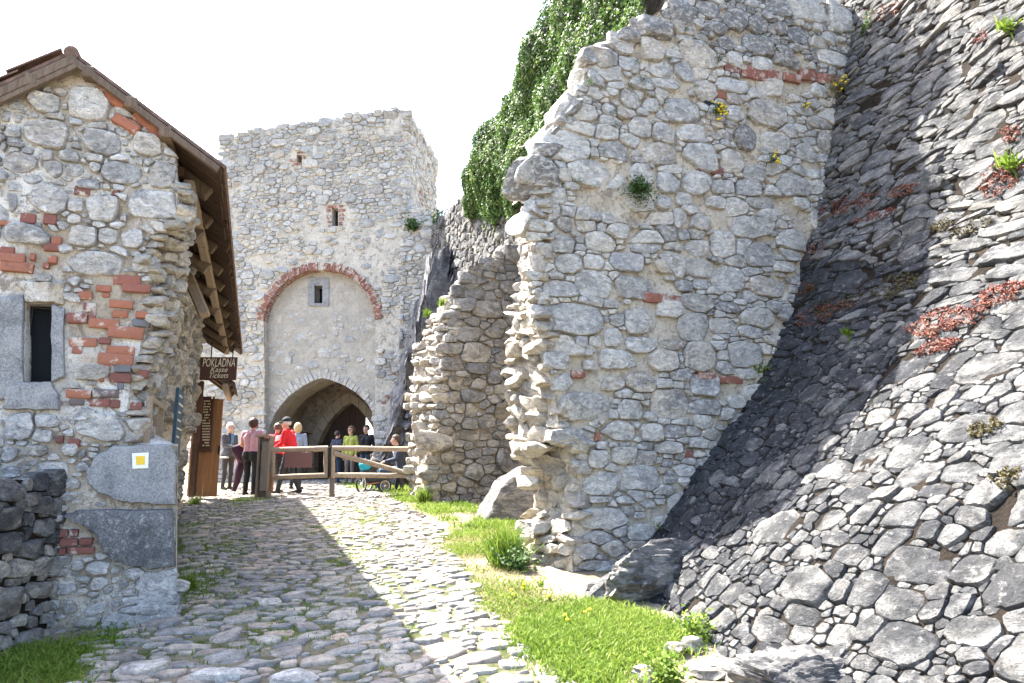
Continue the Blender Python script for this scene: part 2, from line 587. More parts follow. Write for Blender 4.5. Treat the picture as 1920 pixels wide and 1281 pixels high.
M['grass'] = leaf_mat('fresh_grass', [(0, (.065, .12, .014)), (.5, (.15, .24, .03)), (1, (.28, .32, .08))], .4)
M['drygrass'] = leaf_mat('straw_grass', [(0, (.14, .17, .04)), (.5, (.27, .25, .10)), (1, (.42, .35, .20))], .3)
M['ivy'] = leaf_mat('ivy_leaf', [(0, (.022, .050, .014)), (.4, (.055, .11, .026)), (.75, (.11, .18, .042)), (.93, (.20, .26, .07)), (1, (.20, .15, .07))], .35, .5)
M['herb'] = leaf_mat('wall_herb', [(0, (.035, .075, .025)), (.6, (.08, .14, .04)), (1, (.15, .19, .06))], .25)
M['flower'] = plain_mat('yellow_petal', (.75, .55, .03), .6, .1)
M['stem'] = plain_mat('brown_stem', (.09, .065, .04), .9, .3)

# ------------------------------------------------------------------ masonry: irregular stones, each its own mesh
def clip_half(poly, px, py, nx, ny):
    """keep the side where (q - p).n <= 0"""
    out = []
    n = len(poly)
    for i in range(n):
        a = poly[i]
        b = poly[(i + 1) % n]
        da = (a[0] - px) * nx + (a[1] - py) * ny
        db = (b[0] - px) * nx + (b[1] - py) * ny
        if da <= 0: out.append(a)
        if (da < 0 < db) or (db < 0 < da):
            t = da / (da - db)
            out.append((a[0] + (b[0] - a[0]) * t, a[1] + (b[1] - a[1]) * t))
    return out

def stone_cells(region, radii, aspect=1.6, fixed=(), avoid=(), overlap=.8, grow=1.6, rmul=None):
    """packs seeds of falling size into the region and cuts them against each other.
    fixed: (cx, cy, halfwidth, halfheight). returns [(cell polygon, radius)]"""
    xs = [p[0] for p in region]
    ys = [p[1] for p in region]
    x0, x1, y0, y1 = min(xs), max(xs), min(ys), max(ys)
    area = abs(poly_area(region))
    S = []
    ext = []
    for cx, cy, hw, hh in fixed:
        S.append((cx / aspect, cy, sqrt(hw / aspect * hh)))
        ext.append((hw / aspect, hh, True))
    arr = np.zeros((20000, 5))
    n = 0
    for s, x_ in zip(S, ext):
        arr[n] = (*s, x_[0], x_[1])
        n += 1
    for r0, share in radii:
        cnt = int(area * share / (pi * r0 * r0 * aspect)) + 1
        for _ in range(cnt):
            for _try in range(14):
                x, y = random.uniform(x0, x1), random.uniform(y0, y1)
                if inside(region, x, y): break
            else:
                continue
            r = r0 * random.uniform(.78, 1.2)
            if rmul: r *= rmul(x, y)
            if avoid:
                bad = False
                for av in avoid:
                    if inside(av, x, y) or any(inside(av, x + .8 * r * aspect * cos(t), y + .8 * r * sin(t)) for t in (0, 1.05, 2.1, 3.14, 4.19, 5.24)):
                        bad = True
                        break
                if bad: continue
            xx = x / aspect
            if n:
                dx, dy = arr[:n, 0] - xx, arr[:n, 1] - y
                dd = np.hypot(dx, dy) + 1e-9
                re = dd / (np.abs(dx / arr[:n, 3]) ** 3 + np.abs(dy / arr[:n, 4]) ** 3) ** (1 / 3)
                if (dd - (re + r) * overlap).min() < 0: continue
            q = random.uniform(.82, 1.22)
            arr[n] = (xx, y, r, r * q, r / q)
            ext.append((r * q, r / q, False))
            n += 1
            if n >= 19990: break
    cells = []
    A = arr[:n]
    for i in range(n):
        x, y, r = A[i, :3]
        ex, ey, fx = ext[i]
        rm = max(ex, ey)
        g = 1.1 if fx else grow
        # a roughly four-sided block: jittered corners, some knocked off
        poly = []
        j = .26 if fx else .30
        lean = random.gauss(0, .12)
        cs_ = []
        for sx, sy in ((-1, -1), (1, -1), (1, 1), (-1, 1)):
            cs_.append((sx * (1 - random.uniform(0, j)) * g + sy * lean, sy * (1 - random.uniform(0, j)) * g))
        for q in range(4):
            a_, c_, b_ = cs_[q - 1], cs_[q], cs_[(q + 1) % 4]
            t1, t2 = random.uniform(.04, .15), random.uniform(.04, .15)
            if random.random() < .38: t1, t2 = random.uniform(.15, .5), random.uniform(.15, .5)
            p_ = (c_[0] + (a_[0] - c_[0]) * t1, c_[1] + (a_[1] - c_[1]) * t1)
            r_ = (c_[0] + (b_[0] - c_[0]) * t2, c_[1] + (b_[1] - c_[1]) * t2)
            poly += [(x + ex * p_[0], y + ey * p_[1]), (x + ex * r_[0], y + ey * r_[1])]
        d = np.hypot(A[:, 0] - x, A[:, 1] - y)
        near = np.where((d < rm * g * 1.5 + np.maximum(A[:, 3], A[:, 4]) * 1.5) & (d > 1e-9))[0]
        for j in near[np.argsort(d[near])]:
            xj, yj = A[j, :2]
            dj = d[j]
            ux, uy = (xj - x) / dj, (yj - y) / dj
            ri = 1 / (abs(ux / ex) ** 3 + abs(uy / ey) ** 3) ** (1 / 3)
            rj = 1 / (abs(ux / A[j, 3]) ** 3 + abs(uy / A[j, 4]) ** 3) ** (1 / 3)
            t = (dj * dj + ri * ri - rj * rj) / (2 * dj * dj)
            t = min(max(t, .12), .92)
            ax_, ay_ = ex + A[j, 3], ey + A[j, 4]
            gx, gy = math.copysign((abs(xj - x) / ax_) ** 2 / ax_, xj - x), math.copysign((abs(yj - y) / ay_) ** 2 / ay_, yj - y)
            gl = math.hypot(gx, gy)
            nx, ny = .65 * gx / gl + .35 * ux, .65 * gy / gl + .35 * uy
            poly = clip_half(poly, x + (xj - x) * t, y + (yj - y) * t, nx, ny)
            if len(poly) < 3: break
        if len(poly) >= 3:
            poly = [(p[0] * aspect, p[1]) for p in poly]
            if abs(poly_area(poly)) > .15 * r * r * aspect:
                cells.append((poly, r, fx))
    return cells

def stone_geo(poly, gap, height, depth, place, rugged=.5, lod=2, tilt=.12, angular=.12):
    """one stone from its outline: sides, worn arris, faceted uneven face. returns verts, faces, centre"""
    n0 = len(poly)
    cx = sum(p[0] for p in poly) / n0
    cy = sum(p[1] for p in poly) / n0
    size = sqrt(abs(poly_area(poly)))
    k = max(.72, 1 - gap * 1.15 / max(size, .01))
    pts = [((p[0] - cx) * k, (p[1] - cy) * k) for p in poly]
    # drop tiny edges, then cut corners
    q = []
    for i, p in enumerate(pts):
        b = pts[(i + 1) % len(pts)]
        if math.hypot(b[0] - p[0], b[1] - p[1]) > size * .09: q.append(p)
    if len(q) >= 3: pts = q
    out = []
    for i, p in enumerate(pts):
        a = pts[i - 1]
        b = pts[(i + 1) % len(pts)]
        t = random.uniform(.6, 1.3) * angular
        out.append((p[0] + (a[0] - p[0]) * t, p[1] + (a[1] - p[1]) * t))
        out.append((p[0] + (b[0] - p[0]) * t, p[1] + (b[1] - p[1]) * t))
    if lod >= 2:
        o2 = []
        step = size * (.17 if lod >= 3 else .26)
        oo = random.random() * 90
        for i, p in enumerate(out):
            b = out[(i + 1) % len(out)]
            L = math.hypot(b[0] - p[0], b[1] - p[1])
            m_ = max(1, int(round(L / step)))
            nx, ny = ((b[1] - p[1]) / L, -(b[0] - p[0]) / L) if L > 1e-9 else (0, 0)
            bow = random.uniform(-.02, .035) * size
            for q_ in range(m_):
                f = q_ / m_
                j = (bow * sin(pi * f) + random.uniform(-.022, .022) * size) if q_ else 0
                o2.append((p[0] + (b[0] - p[0]) * f + nx * j, p[1] + (b[1] - p[1]) * f + ny * j))
        out = o2
    pts = [(p[0] * random.uniform(.975, 1.025), p[1] * random.uniform(.975, 1.025)) for p in out]
    n = len(pts)
    ta, tb = random.gauss(0, tilt), random.gauss(0, tilt)
    planes = []
    for _ in range(random.choice((1, 2, 2, 3))):
        t = random.uniform(0, 2 * pi)
        planes.append((cos(t), sin(t), random.uniform(.1, .36) * size, random.uniform(.15, .55) * rugged))
    o = V((random.random() * 100, random.random() * 100, random.random() * 100))
    def hh(x, y, base):
        h = base + ta * x + tb * y
        for a, b, d, sl in planes:
            over = a * x + b * y - d
            if over > 0: h -= over * sl
        h += rugged * size * (.11 * noise.noise(o + V((x, y, 0)) * (2.6 / size)) + .05 * noise.noise(o + V((x, y, 7)) * (7 / size)))
        return h
    rings = [(1.0, None), (1.0, .45), (.94, .92), (.70, 1.0), (.38, 1.02)] if lod >= 2 else [(1.0, None), (1.0, .5), (.85, .97)]
    if lod >= 3: rings = [(1.0, None), (1.0, .45), (.95, .92), (.80, 1.0), (.56, 1.01), (.28, 1.03)]
    verts, faces = [], []
    for sc, hf in rings:
        for x, y in pts:
            jx = 1 + random.uniform(-.04, .04) if hf and sc < 1 else 1
            X, Y = x * sc * jx, y * sc * jx
            h = -depth if hf is None else max(hh(X, Y, height) - height * (1 - hf), -depth * .5)
            verts.append(place(cx + X, cy + Y, h))
    for r in range(len(rings) - 1):
        for i in range(n):
            j = (i + 1) % n
            faces.append((r * n + i, r * n + j, (r + 1) * n + j, (r + 1) * n + i))
    m = len(verts)
    verts.append(place(cx, cy, max(hh(0, 0, height * 1.04), -depth * .4)))
    b = (len(rings) - 1) * n
    for i in range(n):
        faces.append((b + i, b + (i + 1) % n, m))
    return verts, faces, place(cx, cy, 0)

PART_COUNT = {}
def lay_stones(parent, cells, place, mat, gap=.012, height=(.02, .06), depth=.05, rugged=.5, name='stone', tilt=.12, angular=.12,
               tone=None, limit=300, stuff_name='small_stones', min_px=7.0, lod=None, sharp=38):
    items = []
    for poly, r, fx in cells:
        c = place(sum(p[0] for p in poly) / len(poly), sum(p[1] for p in poly) / len(poly), 0)
        u, v, f = project(c)
        px = sqrt(abs(poly_area(poly))) * FPX / max(f, .5)
        vis = -60 < u < 1980 and -60 < v < 1340 and f > 0
        items.append((px if vis else 0, poly, r, fx, vis))
    items.sort(key=lambda t: -t[0])
    rest = MB()
    rest_r = []
    for px, poly, r, fx, vis in items:
        l = lod or (3 if px > 70 else 2 if px > 16 else 1)
        h = random.uniform(*height)
        h = min(h, r * .8)
        vs_, fs, cc = stone_geo(poly, gap, h, depth, place, rugged, l, tilt, angular)
        t = tone(cc) if tone else random.random()
        cnt = PART_COUNT.get((parent.name, name), 0)
        if vis and px > min_px and cnt < limit:
            PART_COUNT[(parent.name, name)] = cnt + 1
            mesh_obj(name, vs_, fs, mat, parent, True, sharp, cc, rnd=t)
        else:
            rest.add(vs_, fs)
            rest_r += [t] * len(fs)
    if rest.v:
        o = mesh_obj(stuff_name, rest.v, rest.f, mat, parent, True, sharp, None, rnd=rest_r)
        o['kind'] = 'stuff'
    return items

def brick_at(parent, s0, z0, s1, z1, place, h=.02, dep=.06, tone=None, name='brick', ang=0.0, mat='brick'):
    cx, cz = (s0 + s1) / 2, (z0 + z1) / 2
    hw, hz = abs(s1 - s0) / 2, abs(z1 - z0) / 2
    b = min(hw, hz)
    pts = []
    for sx, sz in ((-1, -1), (1, -1), (1, 1), (-1, 1)):
        k1, k2 = random.uniform(.1, .35) * b, random.uniform(.1, .35) * b
        if sx * sz > 0: pts += [(sx * hw, sz * (hz - k1)), (sx * (hw - k2), sz * hz)]
        else: pts += [(sx * (hw - k1), sz * hz), (sx * hw, sz * (hz - k2))]
    ca, sa = cos(ang), sin(ang)
    pts = [(x * random.uniform(.96, 1.03), y * random.uniform(.93, 1.05)) for x, y in pts]
    pts = [(cx + x * ca - y * sa, cz + x * sa + y * ca) for x, y in pts]
    n = len(pts)
    h0 = h * random.uniform(.5, 1.4)
    vs_ = [place(x, y, -dep) for x, y in pts] + [place(x, y, h0 * .7) for x, y in pts]
    vs_ += [place(cx + (x - cx) * .9, cz + (y - cz) * .84, h0 + random.uniform(-.15, .15) * h) for x, y in pts]
    vs_.append(place(cx, cz, h0))
    fs = []
    for r in range(2):
        for i in range(n):
            j = (i + 1) % n
            fs.append((r * n + i, r * n + j, (r + 1) * n + j, (r + 1) * n + i))
    fs += [(2 * n + i, 2 * n + (i + 1) % n, 3 * n) for i in range(n)]
    return mesh_obj(name, vs_, fs, M[mat], parent, True, 40, place(cx, cz, 0), rnd=random.random() * .85 if tone is None else tone)

def px_rects(rects, O, e, cs=1.0, ox=0, oy=0):
    """photo rectangles (in the coordinates of an enlarged crop) -> (cx, cz, half w, half h) on a wall"""
    out = []
    for x0, y0, x1, y1 in rects:
        a = on_plane(ox + x0 * cs, oy + y1 * cs, O, e)
        b = on_plane(ox + x1 * cs, oy + y0 * cs, O, e)
        out.append(((a[0] + b[0]) / 2, (a[1] + b[1]) / 2, abs(b[0] - a[0]) / 2, abs(b[1] - a[1]) / 2))
    return out

def px_poly(pts, O, e):
    return [on_plane(u, v, O, e) for u, v in pts]

def ensure_ccw(p):
    return p if poly_area(p) > 0 else p[::-1]

def pile_place(fn, eps=.01):
    """surface fn(s, t) -> place(s, t, h) along its normal"""
    def f(s, t, h):
        p = fn(s, t)
        if h == 0: return p
        a = fn(s + eps, t) - fn(s - eps, t)
        b = fn(s, t + eps) - fn(s, t - eps)
        n = a.cross(b)
        if n.length < 1e-9: return p
        return p + n.normalized() * h
    return f
def rough_stone(parent, c, hx, hy, hz, mat, name='stone', rot=0.0, tone=None, sub=2, chop=7, axes=None):
    bm = bmesh.new()
    bmesh.ops.create_icosphere(bm, subdivisions=sub, radius=1)
    o = V((random.random() * 99, random.random() * 99, 1))
    cuts = [(V((random.gauss(0, 1), random.gauss(0, 1), random.gauss(0, 1))).normalized(), random.uniform(.58, .86)) for _ in range(chop)]
    ax = axes or (E2, D2, V((0, 0, 1)))
    vs_ = []
    cr, sr = cos(rot), sin(rot)
    for v in bm.verts:
        p = v.co.copy()
        q = V([math.copysign(abs(x) ** .55, x) for x in p])
        for nrm, d in cuts:
            k_ = q.dot(nrm) - d
            if k_ > 0: q -= nrm * k_
        q *= 1 + .16 * fbm(q * 1.6 + o, 3)
        x, z = q.x * hx, q.z * hz
        x, z = x * cr - z * sr, x * sr + z * cr
        vs_.append(V(c) + ax[0] * x + ax[1] * (q.y * hy) + ax[2] * z)
    fs = [tuple(v.index for v in f.verts) for f in bm.faces]
    bm.free()
    return mesh_obj(name, vs_, fs, mat, parent, True, 38, c, rnd=random.random() if tone is None else tone)

def rubble_end(parent, front, back, mat, course=(.10, .22), length=(.22, .42), thick=.16, proud=.05, name='stone', sub=2):
    """broken wall end: courses of chunky blocks between the front and the back outline (lists of points, bottom to top)"""
    L = [0.0]
    for i in range(1, len(front)): L.append(L[-1] + max(.02, ((front[i] - front[i - 1]).length + (back[i] - back[i - 1]).length) / 2))
    t = 0.0
    while t < L[-1]:
        h = random.uniform(*course)
        tm = min(t + h / 2, L[-1] - 1e-4)
        i = max(q for q in range(len(L) - 1) if L[q] <= tm)
        f = (tm - L[i]) / (L[i + 1] - L[i])
        a, b = front[i].lerp(front[i + 1], f), back[i].lerp(back[i + 1], f)
        d = b - a
        W = d.length
        if W > .04:
            ax = d.normalized()
            out = Z_.cross(ax)
            if out.dot(-E2) < 0: out = -out
            x = random.uniform(-.08, .04)
            while x < W:
                l_ = min(random.uniform(*length), W - x + .08)
                if l_ < .06: break
                c = a + ax * (x + l_ / 2) + out * (random.uniform(-.6, 1) * proud - thick * .45) + Z_ * random.uniform(-.02, .02)
                hh = h * random.uniform(.85, 1.12) / 2
                rough_stone(parent, c, l_ / 2 * 1.12, thick * random.uniform(.8, 1.25), hh * 1.12, mat, name, random.gauss(0, .10), None, 3 if l_ > .3 else sub, 7, (ax, out, Z_))
                x += l_
        t += h * .95
Z_ = V((0, 0, 1))
#PART2
# ================================================================== THE GROUND
def ground_sheet():
    xs = sorted(set([-400, -150, -60, -30, -18] + [round(-14 + .35 * i, 3) for i in range(60)] + [8, 12, 20, 40, 90, 200, 400]))
    ys = sorted(set([-40, -20, -8, -3] + [round(.5 + .3 * i, 3) for i in range(90)] + [29, 33, 40, 60, 100, 180, 320, 600]))
    vs_, fs = [], []
    for y in ys:
        for x in xs:
            z = ground(x, y) + .025 * fbm(V((x * 1.3, y * 1.3, 0)), 3)
            vs_.append((x, y, z - .02))
    w = len(xs)
    for j in range(len(ys) - 1):
        for i in range(w - 1):
            fs.append((j * w + i, j * w + i + 1, (j + 1) * w + i + 1, (j + 1) * w + i))
    k = NT('sandy_earth')
    n1 = k.noise(.9, 6, .6); n2 = k.noise(14, 6, .7); n3 = k.noise(70, 3, .6)
    c = k.mix(k.rng(n1, .42, .6), (.29, .24, .175), (.15, .13, .075))
    c = k.mix(k.rng(n2, .52, .7, 0, .7), c, (.37, .33, .265))
    c = k.mix(k.rng(n3, .55, .7, 0, .5), c, (.12, .10, .07))
    m = k.done(c, .95, k.bump(n2, .8, .03, k.bump(n3, .6, .01)), .2)
    return tag(mesh_obj('ground', vs_, fs, m, smooth=True, origin=(0, 0, 0)), kind='structure')
ground_sheet()

# lane: bed sheet + individual cobbles, in (w, a) coordinates
def lane_place(w, a, h):
    p = WA(w, a)
    return V((p.x, p.y, ground(p.x, p.y) + h + .018 * fbm(V((p.x * 1.1, p.y * 1.1, 8)), 2)))
def px_wa(u, v):
    p = on_ground(u, v)
    return (p.dot(E2), p.dot(D2))
lane_px = [(1090, 1300), (1040, 1262), (985, 1215), (930, 1165), (885, 1100), (850, 1040), (815, 990), (770, 955), (735, 935), (735, 915), (700, 899),
           (480, 899), (415, 930), (352, 934), (340, 985), (338, 1060), (335, 1120), (325, 1165), (255, 1180), (180, 1190), (165, 1235), (120, 1300)]
lane_poly = ensure_ccw([px_wa(u, v) for u, v in lane_px])
k = NT('mossy_cobble_joint')
n1 = k.noise(2.2, 6, .6); n2 = k.noise(26, 6, .7); n3 = k.noise(90, 3)
c = k.mix(k.rng(n1, .46, .58), (.20, .17, .125), (.06, .07, .025))
c = k.mix(k.rng(n2, .5, .7, 0, .7), c, (.16, .135, .09))
M['joint'] = k.done(c, .95, k.bump(n2, .8, .03, k.bump(n3, .5, .01)), .2)
vs_, fs = sheet(lane_poly, [], lambda s, t, h: lane_place(s, t, .006 + h), .22, .012, 4)
lane = mesh_obj('lane', vs_, fs, M['joint'], smooth=True, origin=(0, 0, 0))
tag(lane, kind='structure')
random.seed(21)
kerb = px_rects([], V((0, 0, 0)), E2)
cells = stone_cells(lane_poly, [(.078, .5), (.058, 1.0), (.042, 1.3), (.028, 1.0)], 1.7, (), (), .84, 1.15,
                    lambda w, a: 1.15 if a < 7 else 1.0)
lay_stones(lane, cells, lane_place, M['cobble'], .013, (.014, .036), .05, .35, 'cobblestone', .08, .2, None, 300, 'small_cobbles', 5, None, 60)
# flat pale slabs at the near edge of the lane
for u0, u1, vv in ((205, 330, 1258), (345, 480, 1268), (500, 600, 1276)):
    a = px_wa(u0, vv); b = px_wa(u1, vv)
    hw = (b[0] - a[0]) / 2
    poly = [((a[0] + b[0]) / 2 + hw * cos(t) * random.uniform(.85, 1.05), (a[1] + b[1]) / 2 - .06 + .10 * sin(t) * random.uniform(.8, 1.1)) for t in [i * pi / 4 for i in range(8)]]
    v2, f2, c2 = stone_geo(poly, .0, .055, .05, lane_place, .5, 3, .05, .12)
    mesh_obj('edge_slab', v2, f2, M['limestone'], lane, True, 38, c2, rnd=random.random())

# ================================================================== THE TICKET HOUSE (left)
OH = V((-2.7, 6.1, 0))
hp = plane_place(OH, E2)
S = lambda u, v: on_plane(u, v, OH, E2)
gz = ground(-2.7, 6.1)
house = empty('ticket_house', (OH.x, OH.y, gz), 'old stone ticket house with a timber eave, at the left of the lane', 'house')
bpy.context.view_layer.update()
front_px = [(332, 1180), (332, 836), (250, 832), (240, 770), (246, 700), (268, 640), (284, 590), (276, 520), (256, 480), (290, 440),
            (347, 402), (334, 350), (330, 300), (300, 252), (268, 218), (230, 186), (185, 150), (142, 112)]
back_px = [(333, 1180), (333, 836), (262, 800), (268, 740), (290, 690), (300, 640), (312, 600), (322, 560), (334, 500), (342, 450),
           (350, 404), (338, 350), (334, 300), (304, 252), (272, 218), (234, 186), (190, 150), (146, 112)]
OHb = OH + D2 * .55
left_s = -3.2
fp = px_poly(front_px, OH, E2)
bp_ = [(s, z) for s, z in px_poly(back_px, OHb, E2)]
ridge_s = fp[-1][0]
fp += [(left_s, fp[-1][1] - (ridge_s - left_s) * .9), (left_s, gz - .3)]
bp_ += [(left_s, bp_[-1][1] - (ridge_s - left_s) * .9), (left_s, gz - .3)]
fp[0] = (fp[0][0], gz - .3); bp_[0] = (bp_[0][0], gz - .3)
win = px_poly([(47, 716), (97, 716), (97, 568), (47, 568)], OH, E2)
mb = MB()
v1, f1 = sheet(fp, [win], lambda s, t, h: hp(s, t, h - .012), .06, .04, 3.2)
mb.add(v1, f1)
ob = lambda s, t: V((OHb.x + E2.x * s, OHb.y + E2.y * s, t))
v1, f1 = sheet(bp_, [win], lambda s, t, h: ob(s, t))
mb.add(v1, [f[::-1] for f in f1])
n = len(fp)
mb.add([hp(p[0], p[1], 0) for p in fp] + [ob(p[0], p[1]) for p in bp_], [(i, (i + 1) % n, n + (i + 1) % n, n + i) for i in range(n)])
mb.add([hp(p[0], p[1], 0) for p in win] + [ob(p[0], p[1]) for p in win], [(i, (i + 1) % 4, 4 + (i + 1) % 4, 4 + i) for i in range(4)])
mb.build('gable_wall', M['mortar_lime'], house, smooth=True, sharp=40)

c1 = .375
big = px_rects([(320, 245, 580, 390), (120, 262, 310, 350), (95, 398, 375, 525), (385, 450, 615, 555), (640, 468, 828, 565), (0, 340, 65, 405), (210, 360, 330, 398),
    (345, 375, 425, 415), (430, 398, 560, 455), (570, 420, 660, 475), (30, 528, 102, 570), (103, 525, 182, 578), (188, 525, 285, 590), (290, 540, 412, 600),
    (418, 552, 530, 600), (540, 565, 660, 605), (0, 560, 205, 650), (205, 600, 320, 675), (325, 605, 430, 670), (440, 600, 520, 650), (500, 608, 725, 705),
    (735, 598, 888, 745), (15, 655, 95, 698), (98, 662, 220, 708), (22, 700, 140, 750), (145, 708, 360, 865), (365, 690, 510, 728), (410, 765, 620, 890),
    (628, 735, 935, 880), (20, 752, 105, 860), (0, 918, 268, 1005), (325, 918, 500, 1020), (590, 925, 735, 1035), (300, 1060, 660, 1160), (640, 700, 725, 728),
    (0, 480, 40, 550), (590, 850, 640, 900), (330, 865, 420, 910), (70, 360, 118, 410), (130, 350, 205, 395), (580, 380, 640, 415), (665, 580, 730, 620)], OH, E2, c1, 0, 80)
c2 = .578
big += px_rects([(225, 405, 418, 505), (0, 400, 125, 500), (100, 455, 180, 503), (75, 508, 165, 552), (110, 560, 230, 625), (0, 515, 70, 570), (165, 635, 210, 680),
    (435, 930, 545, 985), (460, 985, 540, 1010), (380, 945, 420, 975), (270, 1015, 355, 1065), (150, 900, 228, 945), (180, 950, 260, 1000), (365, 1020, 545, 1068),
    (190, 500, 260, 550), (300, 690, 355, 712), (0, 575, 80, 620), (285, 930, 360, 985), (200, 1005, 262, 1060), (240, 560, 300, 600)], OH, E2, c2, 0, 540)
# places kept free of rubble: window surround, brick patches, dressed blocks
AV = lambda *q: px_poly(q, OH, E2)
avoid = [AV((-40, 520), (-40, 790), (120, 780), (130, 690), (125, 560), (60, 520)),
         AV((120, 600), (120, 690), (225, 690), (120, 770), (240, 775), (262, 690), (300, 560), (250, 510), (205, 510), (150, 560)),
         AV((150, 900), (185, 850), (215, 832), (340, 832), (340, 1075), (270, 1070), (215, 1040), (175, 995), (110, 965), (150, 945)),
         AV((105, 985), (105, 1045), (180, 1045), (180, 985)),
         AV((-60, 465), (-60, 512), (110, 512), (110, 465)),
         AV((130, 118), (80, 165), (165, 170), (175, 150))]
HB = [[(370, 728, 455, 765), (555, 738, 600, 768), (100, 860, 185, 902), (215, 865, 290, 910), (0, 897, 60, 916), (255, 975, 312, 1008), (218, 1010, 312, 1040, .7),
         (0, 1028, 78, 1055), (0, 1062, 130, 1096), (150, 1055, 180, 1090), (0, 1105, 172, 1143, .1), (215, 1105, 250, 1130), (240, 1070, 290, 1105)],
      [(755, 352, 940, 402), (815, 408, 1003, 450), (640, 415, 745, 452), (680, 462, 735, 490), (727, 517, 890, 560), (553, 532, 645, 585), (440, 600, 585, 660),
         (748, 582, 855, 622), (905, 588, 1000, 628), (590, 640, 795, 690, .2), (715, 695, 962, 757, .1), (880, 642, 1000, 682, .97), (457, 765, 652, 812, .12),
         (660, 762, 742, 800, .7), (480, 818, 552, 865), (705, 820, 903, 870), (650, 873, 892, 940, .08), (763, 942, 880, 990, .96), (727, 997, 880, 1055),
         (690, 945, 742, 985), (780, 1062, 830, 1105, .95), (440, 1108, 610, 1160, .2), (615, 1108, 800, 1158, .9), (595, 1172, 735, 1215), (460, 1172, 565, 1210, .9),
         (735, 1175, 805, 1230, .8), (590, 592, 640, 632, .72), (660, 1015, 695, 1050)],
      [(190, 782, 222, 810, .75), (226, 782, 255, 808, .8), (192, 812, 255, 838, .72), (258, 810, 302, 835, .7), (218, 838, 308, 864, .65), (192, 842, 216, 866, .8)],
      [(180, 480, 208, 503, .85), (222, 490, 262, 515, .7)]]
for lst, cs_, oy_ in zip(HB, (c1, .2811, c2, c2), (80, 420, 540, 540)):
    for cx, cz, hw, hh in px_rects([r[:4] for r in lst], OH, E2, cs_, 0, oy_):
        avoid.append([(cx - hw, cz - hh), (cx + hw, cz - hh), (cx + hw, cz + hh), (cx - hw, cz + hh)])
ext_poly = [(p[0], p[1]) for p in fp]
random.seed(3)
CELLS_ROOF = (S(300, 262), S(142, 124))
cells = stone_cells(ext_poly, [(.12, .25), (.085, .5), (.055, .9), (.035, 1.0), (.022, .7)], 1.5, big, avoid, .78, 1.6)
(rx0, rz0), (rx1, rz1) = CELLS_ROOF
cells = [(clip_half(c[0], rx0, rz0, rz1 - rz0, rx0 - rx1), c[1], c[2]) for c in cells]     # nothing pokes through the roof
cells = [c for c in cells if len(c[0]) > 2 and abs(poly_area(c[0])) > .0006]
lay_stones(house, cells, hp, M['housestone'], .013, (.02, .055), .05, .45, 'stone', .10, .11, lambda c: random.random() ** 1.0, 300, 'chippings', 8)
# bricks of the gable
def hbricks(rects, cs, ox, oy, tone=None):
    for r in rects:
        cx, cz, hw, hh = px_rects([r[:4]], OH, E2, cs, ox, oy)[0]
        brick_at(house, cx - hw, cz - hh, cx + hw, cz + hh, hp, .022, .05, r[4] if len(r) > 4 else None, ang=random.gauss(0, .025))
hbricks(HB[0], c1, 0, 80)
hbricks(HB[1], .2811, 0, 420)
hbricks(HB[2], c2, 0, 540)
hbricks(HB[3], c2, 0, 540)
random.seed(77)
taken = []
for lst, cs_, oy_ in zip(HB, (c1, .2811, c2, c2), (80, 420, 540, 540)):
    for r in lst: taken.append((r[0] * cs_, oy_ + r[1] * cs_, r[2] * cs_, oy_ + r[3] * cs_))
for row in range(13):
    v = 508 + row * 20.5 + random.uniform(-2, 2)
    u = 128 + random.uniform(-8, 25)
    lim = 290 - abs(row - 4) * 4
    while u < lim:
        w_ = random.choice((58, 58, 30)) * random.uniform(.85, 1.05)
        q_ = (u, v, min(u + w_, lim + 8), v + 14)
        if random.random() < .62 and not any(q_[0] < b[2] + 2 and q_[2] > b[0] - 2 and q_[1] < b[3] + 2 and q_[3] > b[1] - 2 for b in taken):
            cx, cz, hw, hh = px_rects([q_], OH, E2)[0]
            brick_at(house, cx - hw, cz - hh, cx + hw, cz + hh, hp, .026, .05, random.random(), ang=random.gauss(0, .03), mat='old_brick' if random.random() < .6 else 'brick')
        u += w_ + 5
# roof-slope bricks beside the verge
for (u0, v0, u1, v1_) in ((180, 170, 238, 203), (215, 222, 262, 250), (250, 215, 285, 240), (280, 238, 303, 262)):
    a, b = S(u0, v0), S(u1, v1_)
    L = math.hypot(b[0] - a[0], b[1] - a[1])
    cx, cz = (a[0] + b[0]) / 2, (a[1] + b[1]) / 2
    brick_at(house, cx - L / 2, cz - .045, cx + L / 2, cz + .045, hp, .05, .05, .3, ang=math.atan2(b[1] - a[1], b[0] - a[0]))
